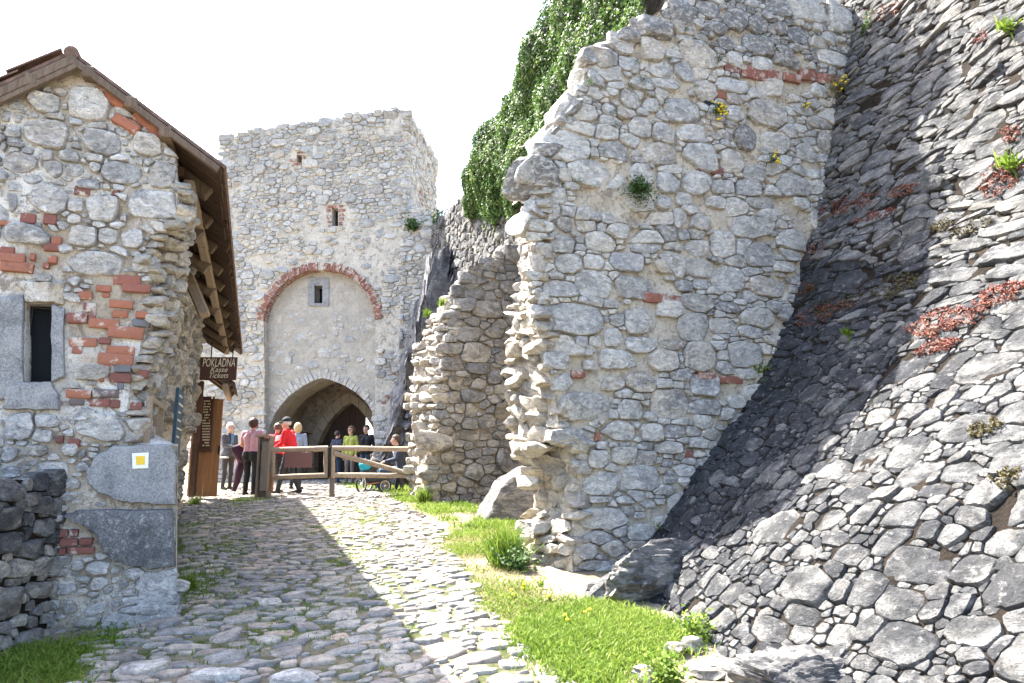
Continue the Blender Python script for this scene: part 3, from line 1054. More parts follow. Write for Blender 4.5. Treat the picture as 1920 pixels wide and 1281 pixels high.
# dressed granite: window jambs, lintel, sill and two corner blocks
def block(name, pts, h, mat, rg=.12, parent=house, place=hp, O=OH, dep=.05, lab=None):
    p = ensure_ccw(px_poly(pts, O, E2))
    cx = sum(q[0] for q in p) / len(p); cy = sum(q[1] for q in p) / len(p)
    pts2 = []
    for i, q in enumerate(p):
        b = p[(i + 1) % len(p)]
        for f in (0, .2, .4, .6, .8):
            j_ = .009 if f else .004
            pts2.append((q[0] + (b[0] - q[0]) * f + random.uniform(-j_, j_), q[1] + (b[1] - q[1]) * f + random.uniform(-j_, j_)))
    n = len(pts2)
    vs_ = []
    for sc, hh in ((1, -dep), (1, h * .5), (.965, h * .93), (.88, h), (.5, h)):
        for x, y in pts2:
            X, Y = cx + (x - cx) * sc, cy + (y - cy) * sc
            vs_.append(place(X, Y, hh + (rg * .09 * fbm(V((X * 5, Y * 5, 2)), 4) if hh > 0 else 0)))
    vs_.append(place(cx, cy, h))
    fs = [(r * n + i, r * n + (i + 1) % n, (r + 1) * n + (i + 1) % n, (r + 1) * n + i) for r in range(4) for i in range(n)]
    fs += [(4 * n + i, 4 * n + (i + 1) % n, 5 * n) for i in range(n)]
    o = mesh_obj(name, vs_, fs, mat, parent, True, 40, rnd=random.random())
    if lab: o['label'] = lab
    return o
block('jamb_stone', [(-60, 560), (45, 552), (46, 718), (20, 745), (-60, 760)], .03, M['granite'])
block('jamb_stone', [(98, 572), (121, 578), (121, 706), (98, 716)], .03, M['granite'])
block('lintel_stone', [(30, 528), (125, 532), (121, 572), (97, 567), (47, 566), (46, 550)], .035, M['mortar_lime'])
block('window_sill', [(14, 728), (47, 717), (97, 717), (112, 742), (112, 770), (8, 768)], .05, M['granite'])
upper = block('corner_block', [(163, 887), (179, 858), (214, 836), (325, 834), (332, 866), (330, 946), (272, 945), (220, 938), (191, 926), (166, 907)], .06, M['granite'], lab='pale granite corner block bearing a yellow trail mark')
block('corner_block', [(118, 966), (145, 957), (324, 954), (329, 1062), (278, 1068), (214, 1050), (196, 1033), (180, 1003), (156, 985)], .055, M['dark_granite'], lab='dark granite corner block with a tapering tail')
block('corner_block', [(262, 1075), (330, 1066), (334, 1120), (334, 1178), (300, 1180), (255, 1172)], .03, M['housestone'])
block('corner_block', [(140, 778), (165, 764), (180, 773), (175, 786), (145, 788)], .05, M['housestone'])
# trail mark painted on the block
def flat_px(name, pts, O, e, h, th, mat, parent):
    pl = plane_place(O, e)
    p = ensure_ccw(px_poly(pts, O, e))
    m = MB()
    slab(m, p, [], pl, h, h - th)
    return m.build(name, mat, parent)
flat_px('trail_mark', [(250, 850), (281, 849), (280, 878), (251, 879)], OH, E2, .072, .004, M['white_paint'], upper)
flat_px('trail_mark_centre', [(257, 856), (274, 855), (274, 871), (258, 872)], OH, E2, .076, .004, M['yellow_paint'], upper)
# window: frame, pane, bars of shadowed leading
wf = MB()
ws = [p[0] for p in win]; wz = [p[1] for p in win]
s0, s1, z0, z1 = min(ws), max(ws), min(wz), max(wz)
for a, b in (((s0 + .012, z0), (s0 + .012, z1)), ((s1 - .012, z0), (s1 - .012, z1)), ((s0, z0 + .012), (s1, z0 + .012)), ((s0, z1 - .02), (s1, z1 - .02))):
    wf.add(*beam_geo(hp(a[0], a[1], -.16), hp(b[0], b[1], -.16), .024, .04, V((E2.y, -E2.x, 0)), .003))
wframe = wf.build('window', M['iron'], house)
m = MB(); m.add([hp(s0, z0, -.17), hp(s1, z0, -.17), hp(s1, z1, -.17), hp(s0, z1, -.17)], [(0, 1, 2, 3)])
m.build('pane', M['glass'], wframe)

# broken end of the gable wall: rubble core seen edge-on, ruled between the front and the back outline
i0, i1 = 2, 12
fr = [hp(*fp[i], 0) for i in range(i0, i1)]
bk = [ob(*bp_[i]) for i in range(i0, i1)]
rubble_end(house, fr, bk, M['corestone'], (.05, .13), (.10, .24), .09, .035)

# side wall along the lane, under the eave
def side_place(s, t, h):           # s along the lane, t height
    p = WA(-1.16 + h + (.13 if t > 2.2 else 0), s)
    return V((p.x, p.y, t))
a0, a1 = 7.25, 13.6
sp = [(a0, 0), (a0, 4.2)] + [(a0 + i, 4.5 + .1 * random.random()) for i in range(1, 6)] + [(a1 - .3, 4.4), (a1, 3.4), (a1 - .1, 2.3), (a1 + .15, 1.6), (a1, .5)]
sp = ensure_ccw(sp)
mb = MB()
slab(mb, sp, [], side_place, 0, -.6, .2, .04)
mb.build('side_wall', M['mortar_brown'], house, smooth=True, sharp=40)
cells = stone_cells(sp, [(.16, .3), (.11, .6), (.07, 1), (.045, 1)], 1.4, (), (), .78, 1.6)
lay_stones(house, cells, side_place, M['ruinstone'], .008, (.03, .10), .06, .8, 'stone', .25, .11, None, 520, 'side_rubble', 7)
# end of the side wall facing down the lane (a pier)
ppl = plane_place(WA(-1.6, a0), E2)
pp = [(.0, gz), (.46, gz), (.44, 1.6), (.58, 2.6), (.54, 3.6), (.56, 4.2), (0, 4.4)]
cells = stone_cells(pp, [(.12, .5), (.08, .9), (.05, 1)], 1.4, (), (), .78, 1.6)
lay_stones(house, cells, ppl, M['ruinstone'], .008, (.03, .10), .06, .8, 'stone', .25, .11, None, 560, 'pier_rubble', 8)
# hidden back and left walls keep the house whole
mb = MB()
mb.add(*box_geo(WA(-3.0, 15.2, 2.6), E2 * 1.4, D2 * .25, V((0, 0, 2.2))))
mb.add(*box_geo(WA(-4.6, 11.2, 2.0), E2 * .25, D2 * 4.2, V((0, 0, 1.9))))
mb.build('rear_wall', M['mortar_brown'], house)

# roof: two slopes of boards on rafters
RW, RZ, EW, EZ = -1.66, 5.05, -.44, 4.23
AN, AF = 6.56, 17.75
sl = (EZ - RZ) / (EW - RW)
def roof_r(w, a, h):              # right slope, h above the boards
    nrm = V((0, 0, 1)) - E2 * sl
    nrm.normalize()
    p = WA(w, a, RZ + (w - RW) * sl)
    return p + nrm * h
sl2 = .82
def roof_l(w, a, h):
    nrm = (V((0, 0, 1)) - E2 * sl2).normalized()
    p = WA(w, a, RZ + (w - RW) * sl2)
    return p + nrm * h
def board(name, fn, w0, a0_, w1, a1_, wid, th, h, mat, parent=house, along='w'):
    c = [fn(w0, a0_, h), fn(w1, a1_, h)]
    up = (fn(w0, a0_, h + .1) - fn(w0, a0_, h)).normalized()
    m_ = MB(); m_.add(*beam_geo(c[0], c[1], wid, th, up, .004, .002))
    return m_.build(name, mat, parent)
a = AN + .09
random.seed(5)
while a < AF:
    wd = random.uniform(.15, .2)
    board('roof_board', roof_r, RW - .02, a, EW + random.uniform(-.02, .03), a, wd - .008, .022, random.uniform(-.004, .004), M['boardwood'])
    a += wd
a = AN + .1
while a < AN + 4:
    board('roof_board', roof_l, RW + .02, a, RW - 2.6, a, .19, .022, 0, M['boardwood'])
    a += .2
# covering: overlapping clay tiles on the near part of the left slope and verge, plain layer beyond
mb = MB()
for sgn, fnr, wend in ((1, roof_r, EW + .03), (-1, roof_l, RW - 2.7)):
    q = [fnr(RW, AN - .02, .022), fnr(wend, AN - .02, .022), fnr(wend, AF, .022), fnr(RW, AF, .022), fnr(RW, AN - .02, .05), fnr(wend, AN - .02, .05), fnr(wend, AF, .05), fnr(RW, AF, .05)]
    mb.add(q, [(0, 1, 2, 3), (7, 6, 5, 4), (0, 4, 5, 1), (1, 5, 6, 2), (2, 6, 7, 3), (3, 7, 4, 0)])
mb.build('roof_covering', M['tile'], house)
def tile(fn, w, a, L=.36, wd=.17, lift=.0, d=-1):
    up = (fn(w, a, .1) - fn(w, a, 0)).normalized()
    m_ = MB()
    p0, p1 = fn(w, a, .065 + lift), fn(w + d * L, a, .085 + lift)
    ax = (p1 - p0).normalized(); side = ax.cross(up)
    prof = [(-wd / 2 + wd * i / 6, .022 * sin(pi * i / 6)) for i in range(7)]
    vv = []
    for p in (p0, p1):
        for th in (0, .014):
            for x, y in prof: vv.append(p + side * x + up * (y + th))
    ff = []
    for i in range(6):
        ff += [(i, i + 1, 14 + i + 1, 14 + i), (7 + i + 1, 7 + i, 21 + i, 21 + i + 1), (i, 7 + i, 7 + i + 1, i + 1), (14 + i + 1, 21 + i + 1, 21 + i, 14 + i)]
    ff += [(0, 14, 21, 7), (6, 13, 27, 20)]
    m_.add(vv, ff)
    m_.build('roof_tile', M['tile'], house)
for i in range(9):
    for j in range(3):
        tile(roof_l, RW - .02 - i * .30, AN + .04 + j * .18 + random.uniform(-.01, .01), lift=random.uniform(0, .012))
m_ = MB()
for j in range(3):
    m_.add(*tube_geo([WA(RW, AN - .04 + j * .36, RZ + .03), WA(RW, AN + .36 + j * .36, RZ + .05)], .06, 10))
m_.build('ridge_tile', M['tile'], house)
# verge boards and purlin ends in the gable
for (w0, w1, fnr, h, wd, th) in ((RW, EW + .01, roof_r, -.02, .05, .055), (RW, RW - 2.7, roof_l, -.03, .05, .07), (RW, RW - 2.7, roof_l, -.09, .05, .04)):
    board('verge_board', fnr, w0, AN - .02, w1, AN - .02, wd, th, h, M['oldwood'])
for u, v in ((66, 162), (172, 148), (250, 204), (313, 258)):
    s_, z_ = S(u, v)
    c_ = hp(s_, z_, 0)
    m_ = MB(); m_.add(*beam_geo(c_ - D2 * .14, c_ + D2 * 1.2, .10, .10, V((0, 0, 1)), .012, .004))
    m_.build('purlin_end', M['oldwood'], house)
# rafters, eave beam, ties and brace
for i in range(11):
    a = 7.25 + i * 1.0
    p0, p1 = roof_r(RW + .1, a, -.09), roof_r(EW - .10 + random.uniform(-.03, .03), a, -.075)
    m_ = MB(); m_.add(*beam_geo(p0, p1, .11, .13, V((0, 0, 1)), .012, .004))
    m_.build('rafter', M['oldwood'], house)
eb = MB(); 
pts = []
for i in range(12):
    t = i / 11
    p = roof_r(EW - .17, 6.95 + 10.4 * t, -.19)
    pts.append(p + V((0, 0, .015 * sin(t * 9))))
for i in range(11): eb.add(*beam_geo(pts[i], pts[i + 1], .10, .11, V((0, 0, 1)), .012, .003))
eb.build('eave_beam', M['beamwood'], house)
for w, h in ((-.72, -.15), (-.98, -.16)):
    m_ = MB(); m_.add(*beam_geo(roof_r(w, 6.9, h), roof_r(w, 17.2, h), .09, .09, V((0, 0, 1)), .01))
    m_.build('purlin', M['boardwood'], house)
for i in range(7):
    a = 8.2 + i * 1.35
    m_ = MB(); m_.add(*log_geo(roof_r(-1.25, a, -.30), roof_r(EW - .10, a, -.27), .085, 9, 4))
    m_.build('tie_beam', M['oldwood'], house)
m_ = MB(); m_.add(*beam_geo(at_depth(336, 478, 9.2), at_depth(384, 592, 9.0), .14, .15, D2, .02, .006)); m_.build('brace', M['beamwood'], house)
# lower lean-to roof beyond the sign
def lean(w, a, h): return WA(w, a, 3.86 + (w + 1.25) * -.72 + h)
a = 15.4
while a < 18.0:
    board('roof_board', lean, -1.5, a, -.44, a, .19, .022, 0, M['boardwood'])
    a += .2
for a in (15.5, 16.6, 17.7): board('rafter', lean, -1.5, a, -.52, a, .11, .12, -.08, M['oldwood'])
m_ = MB(); m_.add(*beam_geo(lean(-.62, 15.3, -.2), lean(-.62, 18, -.2), .1, .11)); m_.build('eave_beam', M['beamwood'], house)
#PART3
# ================================================================== LOW DARK WALL (bottom left)
lo = empty('low_stone_wall', (-3.95, 4.6, ground(-3.9, 4.6)), 'low dark mossy rubble wall running up to the ticket house corner', 'wall')
def low_side(s, t, h): return V((-3.51 + h + .02 * sin(s * 3) - .06 * (t - .4), s, t))
def low_top(s, t, h): return V((-3.57 - t, s, 1.50 - .03 * s + h + .03 * sin(s * 4)))
pl = [(3.3, .1), (5.86, .2), (5.86, 1.5), (5.3, 1.52), (4.6, 1.50), (3.3, 1.52)]
mb = MB()
slab(mb, pl, [], low_side, 0, -.75, .12, .03)
mb.build('wall_core', M['mortar_dark'], lo, smooth=True, sharp=40)
random.seed(11)
def low_tone(c): return random.random()
cells = stone_cells(pl, [(.10, .5), (.07, .9), (.048, 1.2), (.03, 1)], 1.5, (), (), .78, 1.6)
up_ = [c for c in cells if c[0][0][1] > .95]
dn_ = [c for c in cells if c[0][0][1] <= .95]
lay_stones(lo, up_, low_side, M['slate'], .008, (.03, .09), .06, .6, 'stone', .12)
lay_stones(lo, dn_, low_side, M['ruinstone'], .008, (.04, .10), .06, .7, 'stone', .2)
cells = stone_cells([(3.3, 0), (5.86, 0), (5.86, .8), (3.3, .8)], [(.10, .6), (.07, .9), (.045, 1.2)], 1.5, (), (), .78, 1.6)
lay_stones(lo, cells, low_top, M['slate'], .008, (.03, .08), .06, .6, 'stone', .1)

# ================================================================== THE GREAT RUINED WALL (centre right)
OB = V((.14, 7.8, 0))
bpz = plane_place(OB, E2)
gB = ground(.6, 7.9)
big_wall = empty('ruined_wall', (OB.x, OB.y, gB), 'tall ruined wall of pale limestone rubble with a broken left edge', 'wall')
TOPZ = 8.05
frp = [(1078, 1120), (1073, 1060), (1072, 1000), (1085, 950), (1092, 905), (1088, 870), (1095, 838), (1050, 828), (1046, 780), (1040, 740), (1030, 700), (1022, 640), (1015, 590), (1010, 540),
       (1000, 500), (1012, 455), (1003, 425), (1004, 388), (1012, 356), (1020, 340), (1030, 312), (1038, 300), (1040, 262), (1056, 230), (1052, 206), (1085, 190), (1096, 140), (1128, 104), (1156, 78), (1195, 58), (1232, 22), (1275, 2)]
brp = [(976, 1120), (970, 1060), (985, 1000), (1000, 950), (1012, 905), (992, 872), (962, 850), (958, 800), (957, 760), (957, 720), (955, 680), (956, 630), (965, 590), (975, 540),
       (984, 500), (985, 455), (976, 425), (992, 388), (1006, 356), (1020, 340), (1030, 312), (1038, 300), (1040, 262), (1056, 230), (1052, 206), (1085, 190), (1096, 140), (1128, 104), (1156, 78), (1195, 58), (1232, 22), (1275, 2)]
THK = 1.1
OBb = OB + D2 * THK
fpB = px_poly(frp, OB, E2)
bpB = px_poly(brp[:19], OBb, E2) + [(s, z + .1) for s, z in fpB[19:]]
right_s = 5.6
fpB[0] = (fpB[0][0], gB - .3); bpB[0] = (bpB[0][0], gB - .3)
extra = [(fpB[-1][0] + .4, 8.0), (3.2, 8.04), (4.3, 8.15), (right_s, 8.3), (right_s, gB - .3)]
nL = len(fpB)
fpB += extra; bpB += extra
hole_px = [(1318, 205), (1340, 196), (1338, 182), (1322, 184)]
holeB = px_poly(hole_px, OB, E2)
obB = lambda s, t: V((OBb.x + E2.x * s, OBb.y + E2.y * s, t))
mb = MB()
v1, f1 = sheet(fpB, [], lambda s, t, h: bpz(s, t, h - .035), .07, .05, 3.5)
mb.add(v1, f1)
v1, f1 = sheet(bpB, [], lambda s, t, h: obB(s, t))
mb.add(v1, [f[::-1] for f in f1])
n = len(fpB)
mb.add([bpz(p[0], p[1], 0) for p in fpB] + [obB(p[0], p[1]) for p in bpB], [(i, (i + 1) % n, n + (i + 1) % n, n + i) for i in range(n)])
mb.build('wall_core', M['mortar'], big_wall, smooth=True, sharp=40)
bigB = px_rects([(500, 755, 775, 850), (785, 765, 900, 850), (820, 665, 1005, 750), (640, 655, 790, 735), (895, 575, 1000, 660), (780, 555, 895, 625), (1005, 570, 1145, 665),
    (945, 465, 1110, 570), (880, 295, 992, 358), (1000, 300, 1090, 375), (740, 430, 830, 500), (850, 455, 925, 515), (655, 488, 735, 532), (1085, 380, 1180, 460), (1335, 478, 1510, 570),
    (1270, 590, 1385, 695), (1400, 620, 1520, 705), (1210, 695, 1310, 790), (1030, 795, 1160, 900), (915, 805, 1020, 885), (1165, 835, 1270, 890),
    (1275, 835, 1400, 905), (1220, 500, 1320, 555), (575, 1080, 730, 1160), (780, 1070, 940, 1170), (870, 990, 985, 1040), (985, 970, 1050, 1055), (1065, 1000, 1170, 1065),
    (905, 905, 985, 965), (650, 985, 735, 1035), (540, 1018, 635, 1072), (445, 1010, 525, 1068), (575, 1178, 675, 1250), (685, 1170, 860, 1250), (440, 1175, 575, 1260),
    (410, 1090, 540, 1170), (895, 1200, 1025, 1260), (1035, 1205, 1200, 1280), (1155, 1070, 1270, 1190), (1255, 1010, 1460, 1100), (1275, 1105, 1385, 1185), (1040, 1115, 1150, 1180),
    (945, 1120, 1040, 1180), (1225, 920, 1335, 1000), (1480, 1110, 1577, 1200), (350, 828, 485, 868), (380, 868, 500, 935), (270, 742, 460, 838), (380, 620, 610, 735), (445, 490, 650, 560),
    (480, 555, 640, 610), (600, 305, 760, 365), (590, 335, 680, 400), (555, 230, 735, 300), (690, 165, 810, 240), (830, 185, 950, 275), (1185, 372, 1340, 420), (1380, 378, 1500, 430),
    (1350, 270, 1450, 318), (970, 110, 1100, 150), (1330, 90, 1420, 150), (1210, 60, 1330, 130), (1020, 210, 1200, 300)], OB, E2, .4058, 860, 0)
bigB += px_rects([(165, 30, 448, 148), (520, 45, 630, 155), (425, 125, 505, 205), (525, 165, 660, 230), (660, 175, 790, 222), (405, 215, 568, 300), (340, 258, 390, 305), (175, 220, 285, 300),
    (420, 325, 520, 390), (525, 310, 648, 395), (630, 380, 790, 510), (240, 400, 458, 515), (215, 310, 298, 395), (485, 425, 605, 515), (420, 510, 560, 605), (185, 548, 410, 618),
    (580, 525, 680, 605), (675, 530, 780, 590), (455, 620, 570, 705), (360, 635, 450, 718), (645, 600, 760, 655), (500, 695, 675, 815), (335, 720, 495, 830), (680, 720, 745, 785),
    (475, 828, 565, 865), (370, 832, 465, 862), (310, 875, 540, 975), (485, 870, 560, 922), (305, 1015, 400, 1105), (415, 1015, 520, 1090), (320, 1095, 495, 1155), (590, 475, 655, 520),
    (310, 150, 365, 205), (365, 150, 425, 205)], OB, E2, .445, 940, 560)
bigB += px_rects([(1455, 905 - 470, 1510, 490), (1400, 520, 1478, 555), (1270, 590, 1335, 640), (1150, 520, 1225, 560), (1360, 640, 1430, 690), (1280, 640, 1340, 700), (1390, 455, 1450, 500),
    (1460, 570, 1500, 610), (1330, 500, 1395, 545), (1230, 470, 1290, 520), (1180, 440, 1240, 475), (1280, 270, 1345, 320), (1290, 700, 1350, 745), (1520, 395, 1570, 440), (1530, 250, 1590, 290), (1450, 330, 1520, 365), (1540, 310, 1590, 350)], OB, E2)
brB = [(1310, 318, 1420, 360), (1425, 330, 1490, 370), (1500, 345, 1577, 375), (1185, 425, 1235, 458), (1105, 768, 1140, 790), (1165, 772, 1222, 808), (1230, 303, 1300, 335)]
def bbr(rects, cs, ox, oy, tone=None):
    out = []
    for r in rects:
        cx, cz, hw, hh = px_rects([r[:4]], OB, E2, cs, ox, oy)[0]
        brick_at(big_wall, cx - hw, cz - hh * .8, cx + hw, cz + hh * .8, bpz, .02, .05, r[4] if len(r) > 4 else random.uniform(.1, .9), ang=random.gauss(0, .04), mat='old_brick')
        out.append([(cx - hw, cz - hh), (cx + hw, cz - hh), (cx + hw, cz + hh), (cx - hw, cz + hh)])
    return out
random.seed(12)
avB = bbr(brB, .4058, 860, 0)
avB += bbr([(1208, 548, 1240, 568), (1242, 553, 1280, 569), (1308, 698, 1342, 712), (1345, 705, 1392, 720), (1500, 133, 1530, 150), (1532, 140, 1562, 157), (1564, 150, 1592, 165), (1072, 693, 1096, 710), (1116, 810, 1126, 828), (1283, 842, 1298, 860)], 1, 0, 0)
avB.append(holeB)
random.seed(33)
cells = stone_cells(fpB, [(.20, .2), (.13, .45), (.085, .9), (.055, 1.2), (.034, 1.0)], 1.75, bigB, avB, .78, 1.6)
def tone_big(c):                      # the weathered top courses are darker stone
    t = random.random()
    if c.z > 7.0 and random.random() < .65: return random.uniform(.93, 1)
    return t * .95
cells = [c for c in cells if c[2] or c[1] > .07 or fbm(V((c[0][0][0] * .9, c[0][0][1] * .9, 3)), 3) < .16]     # patches where the mortar was smeared over
lay_stones(big_wall, cells, bpz, M['limestone'], .009, (.015, .055), .05, .4, 'stone', .10, .11, tone_big, 300, 'small_stones', 8)
# flat near-black plate painting the dark of a lost stone's hole
mb = MB(); slab(mb, ensure_ccw(holeB), [], bpz, .012, .004); mb.build('putlog_dark_plate', M['dark'], big_wall)
# broken end: sunlit rubble core
nE = 19
random.seed(8)
rubble_end(big_wall, [bpz(*p, 0) for p in fpB[:nE]], [obB(*p) for p in bpB[:nE]], M['corestone'], (.09, .22), (.18, .46), .15, .07)
# projecting stones along the broken edge and the raking top
random.seed(14)
for (u0, v0, u1, v1_, dk) in ((956, 300, 1052, 354, .98), (985, 362, 1032, 410, .9), (966, 400, 1000, 440, .6), (1000, 250, 1062, 300, .97), (1040, 190, 1100, 222, .96), (1090, 95, 1150, 125, .9), (1085, 120, 1140, 148, .5),
        (1045, 215, 1120, 240, .93), (1130, 68, 1192, 100, .95), (1070, 165, 1125, 192, .96), (1195, 40, 1260, 72, .96), (1240, 8, 1300, 40, .97), (1060, 176, 1096, 205, .5), (1020, 240, 1062, 270, .94), (1150, 60, 1200, 84, .95)):
    cx, cz, hw, hh = px_rects([(u0, v0, u1, v1_)], OB, E2)[0]
    rough_stone(big_wall, bpz(cx, cz, -.16), hw * 1.05, .26, hh * 1.05, M['limestone'], rot=random.gauss(0, .12), tone=dk, sub=3)
for (u, v, hx, hz, dd) in ((1070, 658, .26, .085, .10), (1085, 832, .34, .10, .12), (1010, 842, .20, .09, .45), (985, 835, .17, .12, .75), (976, 770, .13, .15, .85), (974, 712, .14, .10, .8), (972, 655, .15, .11, .8),
        (990, 905, .14, .09, .7), (1000, 985, .18, .10, .6), (985, 1045, .2, .12, .7), (1030, 1075, .2, .11, .3)):
    s_, z_ = on_plane(u, v, OB + D2 * dd, E2)
    rough_stone(big_wall, V((OB.x, OB.y, z_)) + D2 * dd + E2 * s_, hx, .22, hz, M['corestone'] if u < 1040 else M['limestone'], rot=random.gauss(0, .12), sub=3, chop=8)
# top course
for i in range(26):
    s_ = fpB[nL - 1][0] + .1 + i * .16
    rough_stone(big_wall, bpz(s_, 8.0 + .06 * (s_ - 2.5) + random.uniform(-.04, .06), -.2), random.uniform(.08, .14), .22, random.uniform(.06, .11), M['limestone'], tone=random.uniform(.8, 1))

# ================================================================== THE BATTERED FOOT (dark talus masonry, right)
def wallpt(x, dy=0.0):              # point on the face of the ruined wall at world x
    return V((x, 7.8 + .354 * (x - .14) + dy, 0))
ROWS = [  # t, z at wall, x at wall, x at near end (y = 3.3), bend of the near path
    (0.0, .45, 1.30, 2.05, -.42), (.75, 1.05, 1.70, 2.75, -.26), (1.65, 1.85, 2.39, 3.55, -.08), (2.85, 2.85, 3.11, 4.5, .0),
    (4.4, 4.2, 3.77, 5.4, 0), (7.5, 7.2, 4.66, 6.6, 0), (10.0, 9.7, 5.2, 7.3, 0)]
BL = 6.2
def butt_exact(s, t):
    t = min(max(t, -.4), 9.99)
    i = 0
    while i < len(ROWS) - 2 and ROWS[i + 1][0] < t: i += 1
    def rowp(r):
        u = s / BL                   # 0 near end .. 1 at the wall, may run past it
        a = wallpt(r[2], .25)
        x = r[3] + (a.x - r[3]) * u + r[4] * sin(pi * min(max(u, 0), 1)) 
        y = 3.3 + (a.y - 3.3) * u
        z = r[1]
        if r[0] < .1: z = ground(x, y) - .12
        elif r[0] < 1: z = r[1] - .22 * (1 - u)
        return V((x, y, z))
    # smooth (Catmull-Rom) in t
    r0, r1, r2, r3 = ROWS[max(i - 1, 0)], ROWS[i], ROWS[i + 1], ROWS[min(i + 2, len(ROWS) - 1)]
    k = (t - r1[0]) / (r2[0] - r1[0])
    p0, p1, p2, p3 = rowp(r0), rowp(r1), rowp(r2), rowp(r3)
    m1 = (p2 - p0) / max(.3, (r2[0] - r0[0])) * (r2[0] - r1[0])
    m2 = (p3 - p1) / max(.3, (r3[0] - r1[0])) * (r2[0] - r1[0])
    if i == 0: m1 = p2 - p1
    k2, k3 = k * k, k * k * k
    return p1 * (2 * k3 - 3 * k2 + 1) + m1 * (k3 - 2 * k2 + k) + p2 * (-2 * k3 + 3 * k2) + m2 * (k3 - k2)
GS, GT = .08, .08
B_NS, B_NT = int((BL + 1.6) / GS) + 2, int(10.8 / GT) + 2
BTAB = [[butt_exact(-.8 + i * GS, -.3 + j * GT) for i in range(B_NS)] for j in range(B_NT)]
def butt(s, t):
    x, y = min(max((s + .8) / GS, 0), B_NS - 1.001), min(max((t + .3) / GT, 0), B_NT - 1.001)
    i, j = int(x), int(y)
    fx, fy = x - i, y - j
    a, b = BTAB[j], BTAB[j + 1]
    return (a[i] * (1 - fx) + a[i + 1] * fx) * (1 - fy) + (b[i] * (1 - fx) + b[i + 1] * fx) * fy
def butt_rough(s, t):
    p = butt(s, t)
    a = butt(s + .06, t) - butt(s - .06, t)
    b = butt(s, t + .06) - butt(s, t - .06)
    nn = b.cross(a).normalized()
    return p + nn * (.10 * fbm(V((s * .8, t * .8, 3)), 3))
def butt_place(s, t, h):
    p = butt_rough(s, t)
    a = butt(s + .06, t) - butt(s - .06, t)
    b = butt(s, t + .06) - butt(s, t - .06)
    nn = b.cross(a).normalized()
    return p + nn * h
bt = empty('battered_wall', (2.2, 6, ground(2.2, 6)), 'dark weathered stone wall leaning back steeply at the right, with red stonecrop', 'wall')
vs_, fs = [], []
NS, NTT = 70, 110
for j in range(NTT + 1):
    for i in range(NS + 1):
        s, t = -.4 + (BL + .9) * i / NS, 9.9 * j / NTT
        vs_.append(butt_place(s, t, -.004 + .018 * fbm(V((s * 5, t * 5, 1)), 4)))
for j in range(NTT):
    for i in range(NS):
        a_ = j * (NS + 1) + i
        fs.append((a_, a_ + NS + 1, a_ + NS + 2, a_ + 1))
mesh_obj('wall_core', vs_, fs, M['mortar_dark'], bt, True)
random.seed(17)
def bt_tone(c):                       # lichen grown stone, and the shadow band deepened by colour, towards the damp wall corner
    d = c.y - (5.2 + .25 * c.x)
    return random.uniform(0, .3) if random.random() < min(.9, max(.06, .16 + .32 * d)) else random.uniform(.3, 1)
low = [(-.3, 0), (BL + .25, 0), (BL + .25, 2.9), (-.3, 2.9)]
high = [(-.3, 2.95), (BL + .25, 2.95), (BL + .25, 9.7), (-.3, 9.7)]
fixed = []
cells = stone_cells(low, [(.15, .08), (.105, .5), (.075, 1.0), (.052, 1.4), (.032, 1.4), (.021, 1.2)], 1.75, (), (), .78, 1.6)
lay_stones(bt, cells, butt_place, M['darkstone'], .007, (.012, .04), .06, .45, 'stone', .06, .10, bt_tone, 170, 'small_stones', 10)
cells = stone_cells(high, [(.12, .15), (.08, .6), (.056, 1.1), (.036, 1.4), (.024, 1.3)], 2.9, (), (), .78, 1.6)
def tilted(s, t, h): return butt_place(s, t + .10 * noise.noise(V((s * 1.3, t * 1.3, 0))), h)
hi_, lo_ = [], []
for c in cells:
    m_ = len(c[0])
    (hi_ if sum(p[1] for p in c[0]) / m_ > 4.6 - .35 * (BL - sum(p[0] for p in c[0]) / m_) else lo_).append(c)
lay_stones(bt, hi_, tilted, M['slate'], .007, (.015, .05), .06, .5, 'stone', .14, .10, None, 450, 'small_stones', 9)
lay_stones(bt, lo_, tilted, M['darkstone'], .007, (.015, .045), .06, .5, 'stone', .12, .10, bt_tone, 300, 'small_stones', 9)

# ================================================================== GATE TOWER (far)
ET = V((.99, -.141, 0)).normalized()
DT = V((.141, .99, 0)).normalized()
OT = V((-3.73, 24.0, 0))
gT = ground(-6, 24) - .4
tw = empty('gate_tower', (-6.5, 24.4, ground(-6.5, 24.4)), 'square rubble gate tower with a walled-up brick arch above a pointed gateway', 'tower')
tpl = plane_place(OT, ET)
P = lambda pts, dep=0.0: px_poly(pts, OT + DT * dep, ET)
top = P([(765, 207), (735, 206), (700, 213), (665, 214), (640, 222), (610, 224), (575, 233), (545, 234), (500, 243), (470, 246), (445, 255), (420, 260)])
left_b = (P([(395, 640)])[0][0] - .4, gT)
tpoly = [(0.0, gT), (0, 8.8 + EYE - 1.6)] + top + [(top[-1][0] - .02, 9.0), (top[-1][0] - .45, 4.0), left_b]
tpoly[1] = (.0, 10.3)
wall_low = P([(768, 392), (795, 398), (806, 404)])
arch = P([(496, 910), (496, 700), (494, 602), (500, 580), (512, 556), (530, 534), (552, 518), (578, 508), (604, 506), (630, 508), (652, 516), (672, 530), (688, 548), (700, 572), (704, 600), (704, 700), (702, 910)])
arch[0] = (arch[0][0], gT + .01); arch[-1] = (arch[-1][0], gT + .01)
archh = [(p[0], p[1]) for p in arch]
loops = [P([(622, 390), (634, 390), (634, 424), (622, 424)]), P([(556, 290), (566, 290), (566, 306), (556, 306)])]
mb = MB()
slab(mb, ensure_ccw(tpoly), [archh] + loops, tpl, 0, -.42, .3, .05)
mb.build('front_wall', M['mortar_tower'], tw, smooth=True, sharp=40)
mb = MB(); 
